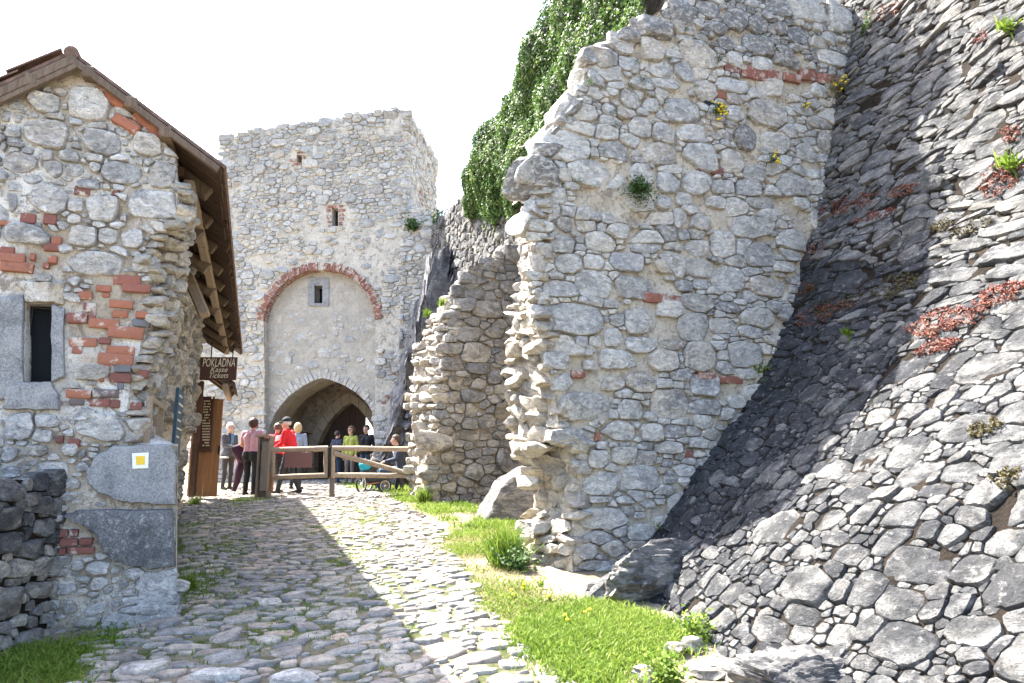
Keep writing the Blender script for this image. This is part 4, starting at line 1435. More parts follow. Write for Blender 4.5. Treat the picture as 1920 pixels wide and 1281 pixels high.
for lp in loops: slab(mb, ensure_ccw([(p[0] + (p[0] - lp[0][0]) * .2, p[1]) for p in lp]), [], tpl, -.40, -.44)
mb.build('loophole_back', M['dark'], tw)
# lower wall running right from the tower front
rw = [(0.004, gT), (.004, 9.55)] + [(p[0], p[1]) for p in P([(775, 388), (790, 395), (805, 402)])] + [(1.05, 7.5), (1.1, gT)]
rw = ensure_ccw(rw)
mb = MB(); slab(mb, rw, [], tpl, .02, -1.0, .3, .04); mb.build('flank_wall', M['mortar_tower'], tw, smooth=True, sharp=40)
# right, left and back walls
def tside(s, t, h): 
    p = OT + DT * s + ET * h
    return V((p.x, p.y, t))
sp = [(0, gT), (4.2, gT), (4.2, 14.1), (3.4, 14.25), (2.6, 14.05), (1.8, 14.3), (1, 14.15), (.4, 14.35), (0, top[0][1])]
mb = MB(); slab(mb, sp, [], tside, 0, -.5, .35, .04); mb.build('side_wall', M['mortar_tower'], tw, smooth=True, sharp=40)
mb = MB()
wl = abs(top[-1][0])
slab(mb, [(-wl, gT), (0, gT), (0, 13.8), (-wl, 13.8)], [[(-3.6, gT + .01), (-.6, gT + .01), (-.6, 4.6), (-3.6, 4.6)]], plane_place(OT + DT * 3.78, ET), 0, -.42)
mb.add(*box_geo(OT + DT * 2.2 - ET * (wl - .3) + V((0, 0, 6.6)), ET * .25, DT * 1.7, V((0, 0, 6.6))))
mb.add(*box_geo(OT + DT * 2.2 - ET * (wl / 2) + V((0, 0, 9.2)), ET * (wl / 2 - .1), DT * 1.9, V((0, 0, .15))))
mb.build('rear_wall', M['mortar_tower'], tw)
# stones
random.seed(23)
pl_av = [archh, P([(690, 905), (690, 930), (500, 930), (500, 905)])]
outer = P([(484, 620), (478, 590), (500, 545), (540, 500), (604, 478), (660, 500), (700, 545), (715, 585), (715, 620)])
lav = [P([(600, 384), (655, 384), (655, 428), (600, 428)]), P([(540, 284), (575, 284), (575, 312), (540, 312)]), outer]
def tw_tone(c):
    if c.z > 12.2: return random.choice((random.random(), random.uniform(0, .15), random.uniform(.9, 1)))
    return random.random()
cells = stone_cells(ensure_ccw(tpoly), [(.15, .2), (.10, .7), (.072, 1.2), (.05, 1.0)], 1.8, (), pl_av + lav, .78, 1.6)
cells = [c for c in cells if fbm(V((c[0][0][0] * .45, c[0][0][1] * .7, 6)), 3) < (.10 if 3 < c[0][0][1] < 10.2 else .5) or random.random() < .2]
lay_stones(tw, cells, tpl, M['towerstone'], .012, (.03, .09), .05, .5, 'stone', .12, .11, tw_tone, 300, 'small_stones', 8, None)
cells = stone_cells(rw, [(.13, .4), (.09, .9), (.06, 1.1)], 1.8, (), (), .78, 1.6)
lay_stones(tw, cells, lambda s, t, h: tpl(s, t, h + .02), M['towerstone'], .012, (.03, .09), .05, .5, 'stone', .12, .11, None, 300, 'flank_stones', 8, 1)
cells = stone_cells(sp, [(.13, .4), (.09, .9), (.065, 1.1)], 1.8, (), (), .78, 1.6)
lay_stones(tw, cells, tside, M['towerstone'], .012, (.04, .10), .05, .5, 'stone', .12, .11, None, 300, 'side_stones', 8, 1)
def tbr(rects):
    for u0, v0, u1, v1_ in rects:
        cx, cz, hw, hh = px_rects([(u0, v0, u1, v1_)], OT, ET)[0]
        brick_at(tw, cx - hw, cz - hh, cx + hw, cz + hh, tpl, .035, .05, random.uniform(.1, .9), mat='old_brick')
tbr([(609, 386, 626, 391), (628, 385, 644, 390), (612, 392, 621, 398), (635, 392, 648, 398), (635, 400, 650, 406), (613, 404, 621, 410), (636, 408, 645, 414), (614, 413, 621, 419), (635, 416, 643, 423), (616, 422, 622, 427),
     (545, 298, 556, 304), (548, 305, 566, 311), (556, 284, 568, 289), (566, 292, 573, 298), (734, 690, 744, 698), (745, 691, 754, 698), (737, 699, 752, 704), (722, 741, 731, 747), (716, 753, 724, 758), (748, 262, 757, 268), (740, 288, 760, 293)])
for zz in (11.0, 11.25, 11.5, 11.75): brick_at(tw, 1.75, zz, 2.25, zz + .18, tside, .03, .05, random.uniform(.3, .7))
# brick arch: two rings of voussoirs, standing proud over the walled-up panel
def arc_pts(px):
    return P(px)
inner = arch[2:15]
cxa = sum(p[0] for p in inner) / len(inner)
def resample(pts, n):
    L = [0]
    for i in range(1, len(pts)): L.append(L[-1] + math.hypot(pts[i][0] - pts[i - 1][0], pts[i][1] - pts[i - 1][1]))
    out = []
    for k_ in range(n):
        d = L[-1] * k_ / (n - 1)
        i = max(i for i in range(len(L)) if L[i] <= d + 1e-9)
        i = min(i, len(L) - 2)
        f = (d - L[i]) / (L[i + 1] - L[i])
        out.append((pts[i][0] + (pts[i + 1][0] - pts[i][0]) * f, pts[i][1] + (pts[i + 1][1] - pts[i][1]) * f))
    return out
rs = resample(inner, 68)
for i in range(len(rs) - 1):
    if 32 <= i <= 33: continue
    a_, b_ = rs[i], rs[i + 1]
    tx, ty = b_[0] - a_[0], b_[1] - a_[1]
    L_ = math.hypot(tx, ty)
    nx, ny = -ty / L_, tx / L_
    mx, my = (a_[0] + b_[0]) / 2, (a_[1] + b_[1]) / 2
    if (mx + nx - cxa) ** 2 + (my + ny - 5) ** 2 < (mx - cxa) ** 2 + (my - 5) ** 2: nx, ny = -nx, -ny
    wdt = .27 * random.uniform(.85, 1.05)
    o_ = [(mx + nx * wdt * q + tx / L_ * r * L_ * .40, my + ny * wdt * q + ty / L_ * r * L_ * .40) for q, r in ((-.02, -1), (-.02, 1), (1, 1.05), (1, -1.05))]
    o_ = ensure_ccw(o_)
    mm = MB(); slab(mm, o_, [], tpl, .06 + random.uniform(-.03, .03), -.4)
    mm.build('arch_brick', M['old_brick'], tw, rnd=random.uniform(0, 1))
# mortar bed behind the arch
mm = MB()
om = []
for (x, y) in rs:
    dx, dy = x - cxa, y - 5.0
    l_ = math.hypot(dx, dy)
    om.append((x + dx / l_ * .30, y + dy / l_ * .30))
ring = [(p[0], p[1]) for p in rs] + om[::-1]
slab(mm, ensure_ccw(ring), [], tpl, .025, -.1); mm.build('arch_bed', M['mortar_tower'], tw)
# walled-up panel with the passage opening
door = P([(500, 912), (501, 845), (505, 806), (513, 782), (527, 760), (545, 741), (568, 725), (590, 713), (605, 709), (622, 713), (645, 722), (668, 736), (688, 754), (698, 772), (700, 800), (700, 912)], .32)
panel = [(p[0] - (.1 if p[0] < cxa else -.1), p[1] + .05) for p in arch]
panel[0] = (panel[0][0], gT); panel[-1] = (panel[-1][0], gT)
door[0] = (door[0][0], gT + .01); door[-1] = (door[-1][0], gT + .01)
slit = P([(590, 536), (605, 536), (605, 569), (590, 569)], .3)
slit_f = P([(578, 522), (617, 520), (617, 574), (578, 574)], .3)
ppl2 = plane_place(OT + DT * .30, ET)
mb = MB(); slab(mb, ensure_ccw(panel), [door, slit], ppl2, 0, -.55, .16, .035)
mb.build('arch_infill', M['plaster'], tw, smooth=True, sharp=40)
fr_ = MB(); slab(fr_, ensure_ccw(slit_f), [slit], ppl2, .03, -.2)
fo = fr_.build('slit_window', M['granite'], tw)
m = MB(); slab(m, ensure_ccw([(p[0] * 1, p[1]) for p in slit]), [], ppl2, -.45, -.47); m.build('slit_dark', M['dark'], fo)
# pale voussoirs round the lower arch, half hidden in the plaster
ds = resample(door[2:14], 34)
random.seed(2)
for i in range(len(ds) - 1):
    a_, b_ = ds[i], ds[i + 1]
    tx, ty = b_[0] - a_[0], b_[1] - a_[1]
    L_ = math.hypot(tx, ty); nx, ny = -ty / L_, tx / L_
    if ny < 0: nx, ny = -nx, -ny
    if i < 3 : nx, ny = -abs(nx), ny
    ln = random.uniform(.15, .42)
    mx, my = (a_[0] + b_[0]) / 2, (a_[1] + b_[1]) / 2
    o_ = ensure_ccw([(mx + nx * ln * q + tx * r * .42 + random.uniform(-.015, .015), my + ny * ln * q + ty * r * .42) for q, r in ((.01, -1), (.01, 1), (1, 1), (1, -1))])
    mm = MB(); slab(mm, o_, [], ppl2, .03 + random.uniform(-.012, .015), -.1)
    mm.build('arch_stone', M['towerstone'], tw, rnd=random.uniform(.3, .8))
random.seed(29)
pc = stone_cells(ensure_ccw(P([(500, 700), (700, 700), (700, 590), (500, 590)], .3)), [(.12, .1), (.07, .14)], 1.6, (), [door], .78, 1.6)
lay_stones(tw, pc, ppl2, M['towerstone'], .01, (.012, .03), .05, .3, 'stone', .06, .25, None, 330, 'panel_stones', 8, 1)
# passage: splayed soffit, vault, inner pointed arch, plank door
def ring_at(pts, dep): 
    b = OT + DT * dep
    return [V((b.x + ET.x * s, b.y + ET.y * s, z)) for s, z in pts]
d0 = ring_at(door, .84)
d1 = ring_at([(cxa + (p[0] - cxa) * .985 + .0, p[1] * .985 + .05) for p in door], 1.6)
grow = [(cxa + (p[0] - cxa) * 1.10, p[1] * 1.08) for p in door]
d2 = ring_at(grow, 1.62); d3 = ring_at(grow, 3.0)
n = len(door)
mm = MB(); mm.add(d0 + d1, [(i, i + 1, n + i + 1, n + i) for i in range(n - 1)]); mm.build('arch_soffit', M['ashlar'], tw)
mm = MB(); mm.add(d1 + d2, [(i, i + 1, n + i + 1, n + i) for i in range(n - 1)]); mm.add(d2 + d3, [(i, i + 1, n + i + 1, n + i) for i in range(n - 1)]); mm.build('vault', M['passage'], tw, smooth=True, sharp=40)
inner_px = [(588, 915), (590, 850), (600, 822), (614, 796), (632, 774), (655, 752), (676, 768), (690, 786), (702, 806), (712, 835), (716, 915)]
ia = P(inner_px, 3.0); ia[0] = (ia[0][0], gT + .02); ia[-1] = (ia[-1][0], gT + .02)
ipl = plane_place(OT + DT * 3.0, ET)
bigr = [(cxa - 2.6, gT), (cxa + 2.6, gT), (cxa + 2.6, 6.2), (cxa - 2.6, 6.2)]
mm = MB(); slab(mm, bigr, [ia], ipl, 0, -.5); mm.build('inner_wall', M['passage'], tw)
ir = resample(ia[1:-1], 12)
for i in range(11):
    a_, b_ = ir[i], ir[i + 1]
    ca, cb = (a_[0] - (cxa + .5), a_[1] - 1.6), (b_[0] - (cxa + .5), b_[1] - 1.6)
    la, lb = math.hypot(*ca), math.hypot(*cb)
    g_ = .38
    q = [(a_[0] + (b_[0] - a_[0]) * .03, a_[1] + (b_[1] - a_[1]) * .03), (a_[0] + (b_[0] - a_[0]) * .97, a_[1] + (b_[1] - a_[1]) * .97)]
    q += [(q[1][0] + cb[0] / lb * g_, q[1][1] + cb[1] / lb * g_), (q[0][0] + ca[0] / la * g_, q[0][1] + ca[1] / la * g_)]
    mm = MB(); slab(mm, ensure_ccw(q), [], ipl, .05, -.45); mm.build('arch_stone', M['ashlar'], tw, rnd=.5)
# plank door, its right leaf's lower part open to daylight
s0_, s1_ = P([(585, 850)], 3.42)[0][0], P([(720, 850)], 3.42)[0][0]
dpl = plane_place(OT + DT * 3.40, ET)
dz = lambda v: P([(650, v)], 3.42)[0][1]
hatch = P([(690, 757)], 3.42)[0]
leaf = empty('gate_door', dpl((s0_ + s1_) / 2, gT + .4, 0), None); leaf.parent = tw; leaf.location = V(dpl((s0_ + s1_) / 2, gT + .4, 0)) - world_loc(tw)
x = s0_ - .1
while x < s1_ + .1:
    wd = random.uniform(.17, .23)
    zb = gT if x < hatch[0] - .1 else hatch[1] - .0
    mm = MB(); mm.add(*box_geo(dpl(x + wd / 2, (zb + 4.9) / 2, random.uniform(-.01, .015)), ET * (wd / 2 - .001), DT * .025, V((0, 0, (4.9 - zb) / 2)), .006, .002))
    mm.build('plank', M['gatewood'], leaf)
    x += wd
# kiosk on the left wall of the passage
ki = empty('notice_case', at_depth(555, 905, 25.2), 'dark wooden notice case with a small roof inside the gateway, behind the man in red', 'notice case')
def kbox(name, u0, v0, u1, v1_, Y, th, mat, par):
    vm = (v0 + v1_) / 2
    p0, p1 = at_depth(u0, vm, Y), at_depth(u1, vm, Y)
    p0.z, p1.z = at_depth(u0, v1_, Y).z, at_depth(u0, v0, Y).z
    mm = MB(); mm.add(*box_geo((p0 + p1) / 2, V(((p1.x - p0.x) / 2, 0, 0)), V((0, th / 2, 0)), V((0, 0, (p1.z - p0.z) / 2)), .008, .001))
    return mm.build(name, mat, par)
kbox('case_back', 528, 812, 576, 870, 25.6, .3, M['boardwood'], ki)
kbox('leg', 530, 868, 534, 905, 25.6, .1, M['boardwood'], ki)
kbox('leg', 570, 868, 574, 905, 25.6, .1, M['boardwood'], ki)
mm = MB(); p0, p1 = at_depth(521, 800, 25.2), at_depth(585, 812, 25.6)
mm.add(*beam_geo(p0, p1, .7, .07)); mm.build('case_roof', M['gatewood'], ki)
kbox('notice', 562, 824, 572, 840, 25.42, .012, M['paper'], ki)
kbox('notice', 541, 820, 553, 838, 25.42, .012, M['paper'], ki)

# ================================================================== CURTAIN WALL with ivy (behind the ruined wall)
cw = 5.42                              # lane-perpendicular position
def cur(s, t, h):                     # s along the lane
    p = WA(cw - h + .02 * sin(s), s)
    return V((p.x, p.y, t))
def a_at(u, v):
    """photo point on the curtain wall plane -> (a, z)"""
    r = ray(u, v)
    t = cw / V((r.x, r.y, 0)).dot(E2)
    p = r * t
    return (p.dot(D2), p.z + EYE)
curtain = empty('curtain_wall', WA(cw, 16, ground(0, 16)), 'high grey rubble wall linking the gate tower to the ruined wall, ivy over its top', 'wall')
top_a = [(24.4, 9.75), (23.2, 9.7), (21.5, 9.72), (20.2, 9.55), (19, 9.5), (18.2, 9.9), (17.2, 10.2), (15.3, 10.1), (13.9, 10.4), (12.3, 10.7), (8.35, 10.8)]
cp = [(a, z + random.uniform(-.06, .06)) for a, z in top_a] + [(8.35, .6), (24.4, .6)]
mb = MB(); slab(mb, ensure_ccw(cp), [], cur, 0, -.9, .35, .04); mb.build('wall_core', M['mortar_brown'], curtain, smooth=True, sharp=40)
random.seed(41)
seen = ensure_ccw([(24.4, 9.75), (21.5, 9.72), (19, 9.45), (17, 9.4), (12.6, 9.4), (12.6, 5.0), (24.4, 5.0)])
cells = stone_cells(seen, [(.14, .4), (.10, 1.0), (.07, 1.2)], 1.6, (), (), .78, 1.6)
lay_stones(curtain, cells, cur, M['slate'], .012, (.04, .10), .05, .6, 'stone', .15, .11, None, 300, 'small_stones', 6, 1)

# leaves: quick array mesh
def leaf_cloud(name, pts, nrms, size, mat, parent=None, jit=.6, aspect=1.0, origin=None, fold=.25, up=0.0):
    n = len(pts)
    vv = np.zeros((n * 4, 3)); rr = np.zeros(n * 2)
    ff = []
    for i in range(n):
        p, nr = pts[i], nrms[i]
        d = (nr + V((random.gauss(0, jit), random.gauss(0, jit), random.gauss(0, jit) + up))).normalized()
        x = d.orthogonal().normalized()
        t = random.uniform(0, 2 * pi)
        y = d.cross(x)
        x, y = x * cos(t) + y * sin(t), y * cos(t) - x * sin(t)
        s = size * random.uniform(.6, 1.25)
        fo = d * (s * fold)
        q = (p - y * s * aspect, p + x * s * .55 - fo * .5, p + y * s * aspect, p - x * s * .55 - fo * .5)
        for k_ in range(4): vv[i * 4 + k_] = q[k_]
        ff.append((i * 4, i * 4 + 1, i * 4 + 2)); ff.append((i * 4, i * 4 + 2, i * 4 + 3))
        r_ = random.random(); rr[i * 2] = rr[i * 2 + 1] = r_
    return mesh_obj(name, [tuple(a) for a in vv], ff, mat, parent, origin=origin, rnd=rr.tolist())
ivy = empty('ivy', WA(cw, 14, 8), 'thick green ivy draped over the top of the curtain wall', 'ivy')
random.seed(6)
def ivy_top(a): return float(np.interp(a, [8, 12.3, 13.9, 15.3, 16.6, 17.4, 18.0, 18.5, 18.8], [11.4, 11.1, 10.7, 10.35, 10.45, 10.2, 9.7, 9.2, 8.9]))
def ivy_low(a): return float(np.interp(a, [8, 12, 14.2, 14.8, 15.5, 16.3, 17.2, 18.2, 18.8], [7.0, 7.1, 7.5, 7.2, 7.6, 7.5, 8.1, 8.4, 8.6]))
def ivy_h(a, z):
    t0, l0 = ivy_top(a), ivy_low(a)
    k_ = min(1, max(0, (z - l0) / 1.0)) 
    b = .14 + .28 * k_ + .28 * fbm(V((a * .8, z * .8, 2)), 3) + .09 * noise.noise(V((a * 2.6, z * 2.6, 9)))
    edge = max(0.0, 1 - (t0 - z) / .5)
    return max(.05, b - edge * edge * .4)
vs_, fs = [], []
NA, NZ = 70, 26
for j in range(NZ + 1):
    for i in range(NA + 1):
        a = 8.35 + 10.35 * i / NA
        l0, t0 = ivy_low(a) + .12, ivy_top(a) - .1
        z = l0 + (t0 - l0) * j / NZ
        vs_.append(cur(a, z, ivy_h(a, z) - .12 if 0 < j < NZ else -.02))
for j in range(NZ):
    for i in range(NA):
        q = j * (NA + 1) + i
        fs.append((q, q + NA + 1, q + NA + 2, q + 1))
mesh_obj('shade_backing', vs_, fs, leaf_mat('ivy_inner_shade', [(0, (.014, .022, .008)), (1, (.03, .045, .014))], .0), ivy, True, rnd=.3)  # sheet behind the leaves, coloured dark so the gaps read as shade
pts, nr = [], []
for _ in range(42000):
    a = random.uniform(8.3, 18.85)
    l0, t0 = ivy_low(a), ivy_top(a)
    fr_ = .18 * noise.noise(V((a * 3.5, 1, 1))) + .12 * noise.noise(V((a * 9, 5, 1)))
    z = random.uniform(l0 + fr_, t0 + .06)
    h = ivy_h(a, z)
    e_ = .05
    gx = (ivy_h(a + e_, z) - ivy_h(a - e_, z)) / (2 * e_); gzz = (ivy_h(a, z + e_) - ivy_h(a, z - e_)) / (2 * e_)
    nrm = (-E2 - D2 * gx - V((0, 0, 1)) * gzz + V((0, 0, .35))).normalized()
    pts.append(cur(a, z, h + random.uniform(-.09, .05))); nr.append(nrm)
for _ in range(2600):                   # crest leaning over the top
    a = random.uniform(8.3, 18.7)
    pts.append(cur(a, ivy_top(a) + random.uniform(-.06, .10) + .08 * noise.noise(V((a * 2, 0, 3))), random.uniform(-.5, .12))); nr.append(V((-.3, -.2, 1)).normalized())
for _ in range(18):
    a = random.uniform(12.2, 18.6); z = ivy_low(a) + .05
    L_ = random.uniform(.2, .75); dx = random.gauss(0, .25)
    for q in range(int(L_ / .035)):
        f = q * .035
        pts.append(cur(a + dx * f + random.gauss(0, .03), z - f, random.uniform(.03, .12))); nr.append((-E2 + V((0, 0, .3))).normalized())
leaf_cloud('foliage', pts, nr, .046, M['ivy'], ivy, .55)['kind'] = 'stuff'

# ================================================================== SECOND RUIN (middle distance)
OR_ = V((-1.66, 14.8, 0))
rpl = plane_place(OR_, E2)
ru = empty('ruined_gate_jamb', (-1.2, 15.2, ground(-1.2, 15.2)), 'shorter ruined rubble wall stub with a sunlit broken side, beside the wooden barrier', 'wall')
f_px = [(806, 950), (804, 900), (812, 850), (818, 800), (826, 750), (832, 700), (842, 650), (852, 600), (862, 560), (872, 524)]
b_px = [(776, 930), (770, 890), (771, 850), (774, 800), (772, 750), (776, 700), (778, 664), (806, 610), (836, 566), (866, 524)]
TH2 = 1.25
ORb = OR_ + D2 * TH2
fR = px_poly(f_px, OR_, E2); bR = px_poly(b_px, ORb, E2)
tR = px_poly([(884, 504), (905, 490), (930, 484), (950, 470), (975, 458), (1000, 450), (1040, 440)], OR_, E2)
fR += tR + [(4.2, 4.9), (4.2, .6)]; bR += [(p[0], p[1]) for p in tR] + [(4.2, 4.9), (4.2, .6)]
fR[0] = (fR[0][0], .5); bR[0] = (bR[0][0], .5)
obR = lambda s, t: V((ORb.x + E2.x * s, ORb.y + E2.y * s, t))
mb = MB()
v1, f1 = sheet(fR, [], lambda s, t, h: rpl(s, t, h - .03), .12, .05, 2.4); mb.add(v1, f1)
v1, f1 = sheet(bR, [], lambda s, t, h: obR(s, t)); mb.add(v1, [f[::-1] for f in f1])
n = len(fR)
mb.add([rpl(p[0], p[1], 0) for p in fR] + [obR(p[0], p[1]) for p in bR], [(i, (i + 1) % n, n + (i + 1) % n, n + i) for i in range(n)])
mb.build('wall_core', M['mortar_brown'], ru, smooth=True, sharp=40)
random.seed(51)
cells = stone_cells(fR, [(.19, .25), (.13, .6), (.09, 1.0), (.06, 1.1)], 1.6, (), (), .78, 1.6)
def ru_tone(c): return random.uniform(.93, 1) if random.random() < min(.85, max(0, (c.z - 3.0) / 1.6)) else random.random() * .9
lay_stones(ru, cells, rpl, M['ruinstone'], .01, (.04, .13), .06, .7, 'stone', .2, .11, ru_tone, 260, 'small_stones', 7)
rubble_end(ru, [rpl(*p, 0) for p in fR[:10]], [obR(*p) for p in bR[:10]], M['corestone'], (.10, .24), (.2, .5), .17, .09)
random.seed(52)
for (u0, v0, u1, v1_) in ((872, 505, 912, 530), (905, 488, 950, 512), (940, 462, 985, 500), (848, 548, 880, 575), (870, 525, 900, 545), (830, 575, 862, 602)):
    cx, cz, hw, hh = px_rects([(u0, v0, u1, v1_)], OR_, E2)[0]
    rough_stone(ru, rpl(cx, cz, -.2), hw * 1.1, .3, hh * 1.05, M['ruinstone'], rot=random.gauss(0, .1), tone=random.uniform(.94, 1), sub=3)

# ================================================================== ROCK
def rock(name, c, size, label, mat, seed, sub=5, tilt=0.0, group=None, amp=.35):
    bm = bmesh.new(); bmesh.ops.create_icosphere(bm, subdivisions=sub, radius=1)
    o = V((seed * 3.7, seed * 1.3, seed))
    rs_ = random.Random(seed)
    cuts = [(V((rs_.gauss(0, 1), rs_.gauss(0, 1), rs_.gauss(0, .8))).normalized(), rs_.uniform(.55, .85)) for _ in range(9)]
    vs_ = []
    for v in bm.verts:
        q = V([math.copysign(abs(x) ** .75, x) for x in v.co])
        for nm, d in cuts:
            k_ = q.dot(nm) - d
            if k_ > 0: q -= nm * k_ * .9
        w_ = V((q.x * size[0], q.y * size[1], q.z * size[2])) / (min(size) * .8)
        q *= 1 + amp * .5 * fbm(w_ * 1.1 + o, 4) + amp * .28 * (1 - abs(fbm(V((w_.x * 1.8, w_.y * 1.8, w_.z * 4)) + o, 4)) * 2)
        p = E2 * (q.x * size[0]) + D2 * (q.y * size[1]) + V((0, 0, q.z * size[2]))
        p = p * 1
        ca, sa = cos(tilt), sin(tilt)
        ex = p.dot(E2); ez = p.z
        p = p - E2 * ex - V((0, 0, ez)) + E2 * (ex * ca - ez * sa) + V((0, 0, ex * sa + ez * ca))
        vs_.append(V(c) + p)
    fs = [tuple(v.index for v in f.verts) for f in bm.faces]
    bm.free()
    g = V((c[0], c[1], ground(c[0], c[1])))
    return tag(mesh_obj(name, vs_, fs, mat, None, True, 42, g, rnd=rs_.random()), label, 'rock', group)
M['rock'] = stone_mat('bare_rock', [(0, (.24, .235, .23)), (.5, (.32, .31, .29)), (1, (.20, .2, .2))], (.085, .085, .09), .46, .62, .85, (.5, .48, .45), .6, .75, .4, (.38, .32, .25), .5, .9, (1, 1, 3))
M['darkrock'] = stone_mat('dark_rock', [(0, (.12, .125, .135)), (1, (.19, .19, .2))], (.06, .06, .07), .5, .66, .7, (.4, .4, .4), .62, .75, .4, (.22, .2, .15), .3, .9, (1, 1, 1.4))
pr = on_ground(1215, 1130)
rock('boulder', (pr.x + .12, pr.y + .42, pr.z + .12), (.62, .42, .34), 'broad dark boulder at the foot of the ruined wall, beside the leaning masonry', M['rock'], 4)
pr = on_ground(960, 950)
rock('rock_outcrop', (-.05, 12.2, ground(0, 12) - .05), (1.15, .9, .62), 'slanting bare rock rising between the two ruined walls', M['rock'], 9, 5, .62, None, .12)
rock('rock_outcrop', at_depth(782, 760, 21.2), (.85, 1.3, 3.6), 'tall dark rock face between the gate tower and the shorter ruin', M['darkrock'], 13, 6, -.16, None, .75)
pr = on_ground(1470, 1290)
rock('boulder', (1.72, 4.55, ground(1.7, 4.5) + .0), (.36, .4, .2), 'large flat pale boulder under the dark leaning wall, bottom right', M['rock'], 23)
for i, (u, v, sx, sz, lb) in enumerate(((1335, 1258, .15, .05, 'low pale stone lying in the grass, the most leftward of the loose stones'), (1385, 1262, .17, .06, 'pale loose stone next to the big flat boulder'),
        (1300, 1215, .10, .06, 'small loose stone at the corner of the dark leaning wall'), (1262, 1222, .09, .05, 'small loose stone lying between grass and dark wall'), (1222, 1270, .14, .06, 'half sunk loose stone at the bottom edge of the grass'))):
    q = on_ground(u, v)
    rock('loose_stone', (q.x, q.y, q.z + .01), (sx, sx * .8, sz), lb, M['ruinstone'], 31 + i, 3, 0, 'loose stones at the foot of the dark wall')

# ================================================================== TICKET DOOR, SIGNS AND BOARDS
def face_box(name, u0, v0, u1, v1_, Y, th, mat, parent=None, bev=.006):
    vm = (v0 + v1_) / 2
    p0, p1 = at_depth(u0, vm, Y), at_depth(u1, vm, Y)
    p0.z, p1.z = at_depth(u0, v1_, Y).z, at_depth(u0, v0, Y).z
    mm = MB(); mm.add(*box_geo((p0 + p1) / 2, V(((p1.x - p0.x) / 2, 0, 0)), V((0, th / 2, 0)), V((0, 0, (p1.z - p0.z) / 2)), bev, .001))
    return mm.build(name, mat, parent)
Yd = 15.3
d0_ = at_depth(385, 930, Yd)
dr = empty('ticket_door', d0_, 'open orange brown plank door of the ticket office', 'door')
us = [357, 366.5, 376, 385.5, 395, 404, 413]
for i in range(6):
    face_box('plank', us[i] + .3, 748 + random.uniform(-1, 1), us[i + 1] - .3, 931, Yd + random.uniform(-.006, .006), .03, M['doorwood'], dr)
face_box('latch', 409, 836, 412, 852, Yd - .03, .02, M['iron'], dr, .002)
po = tag(face_box('door_post', 363, 715, 373, 932, Yd - .14, .12, M['boardwood']), 'dark brown upright post in front of the ticket office door', 'post')
pb = empty('price_board', at_depth(385, 850, Yd - .1), 'tall framed price board hung on the ticket office door', 'board')
face_box('board', 377, 748, 397, 842, Yd - .075, .02, M['signwood'], pb)
for a in ((376, 744, 379, 848), (396, 744, 399, 848), (379, 744, 396, 748), (379, 842, 396, 848)): face_box('frame', *a, Yd - .085, .045, M['signwood'], pb, .004)
random.seed(61)
for i in range(17):
    v = 751 + i * 5.2
    x = 379.5
    while x < 394:
        w_ = random.uniform(1.4, 4)
        if random.random() < .82: face_box('print_line', x, v, min(x + w_, 395), v + 2.4, Yd - .087, .004, M['letter'], pb, 0)
        x += w_ + .9
br_ = tag(face_box('brown_board', 366, 715, 378, 832, Yd - .28, .03, M['signwood']), 'narrow dark brown panel standing before the price board', 'board')
# hanging ticket sign with its lettering
Ys = 11.2
sg = empty('hanging_sign', at_depth(410, 690, Ys), 'dark brown hanging sign lettered POKLADNA above the ticket office door', 'sign')
face_box('sign_board', 376, 670, 444, 713, Ys, .035, M['signwood'], sg)
face_box('hanger', 396, 640, 398, 670, Ys, .012, M['iron'], sg, .002); face_box('hanger', 436, 652, 438, 670, Ys, .012, M['iron'], sg, .002)
def text_mesh(txt, h, mat, parent, centre, xdir, ydir, shear=.0, name='lettering', wide=None, ext=.004):
    cu = bpy.data.curves.new(name, 'FONT')
    cu.body = txt; cu.size = 1; cu.align_x = 'CENTER'; cu.align_y = 'CENTER'; cu.extrude = .0; cu.shear = shear
    cu.resolution_u = 3
    tmp = bpy.data.objects.new('lettering_source', cu); COL.objects.link(tmp)
    dg = bpy.context.evaluated_depsgraph_get()
    me = bpy.data.meshes.new_from_object(tmp.evaluated_get(dg))
    vs_ = [v.co.copy() for v in me.vertices]; fs = [tuple(p.vertices) for p in me.polygons]
    bpy.data.objects.remove(tmp); bpy.data.curves.remove(cu); bpy.data.meshes.remove(me)
    x0, x1 = min(v.x for v in vs_), max(v.x for v in vs_); y0, y1 = min(v.y for v in vs_), max(v.y for v in vs_)
    sy = h / (y1 - y0); sx = wide / (x1 - x0) if wide else sy
    nn = xdir.cross(ydir)
    out = [V(centre) + xdir * ((v.x - (x0 + x1) / 2) * sx) + ydir * ((v.y - (y0 + y1) / 2) * sy) + nn * ext for v in vs_]
    return mesh_obj(name, out, fs, mat, parent)
X3, Z3 = V((1, 0, 0)), V((0, 0, 1))
pxm = Ys / FPX
for txt, u, v, wpx, hpx, sh in (('POKLADNA', 411, 680, 61, 16, .12), ('Kasse', 411, 693, 33, 9.5, .35), ('Tickets', 411, 704, 36, 10, .35)):
    text_mesh(txt, hpx * pxm, M['letter'], sg, at_depth(u, v, Ys - .019), X3, Z3, sh, 'lettering', wpx * pxm)
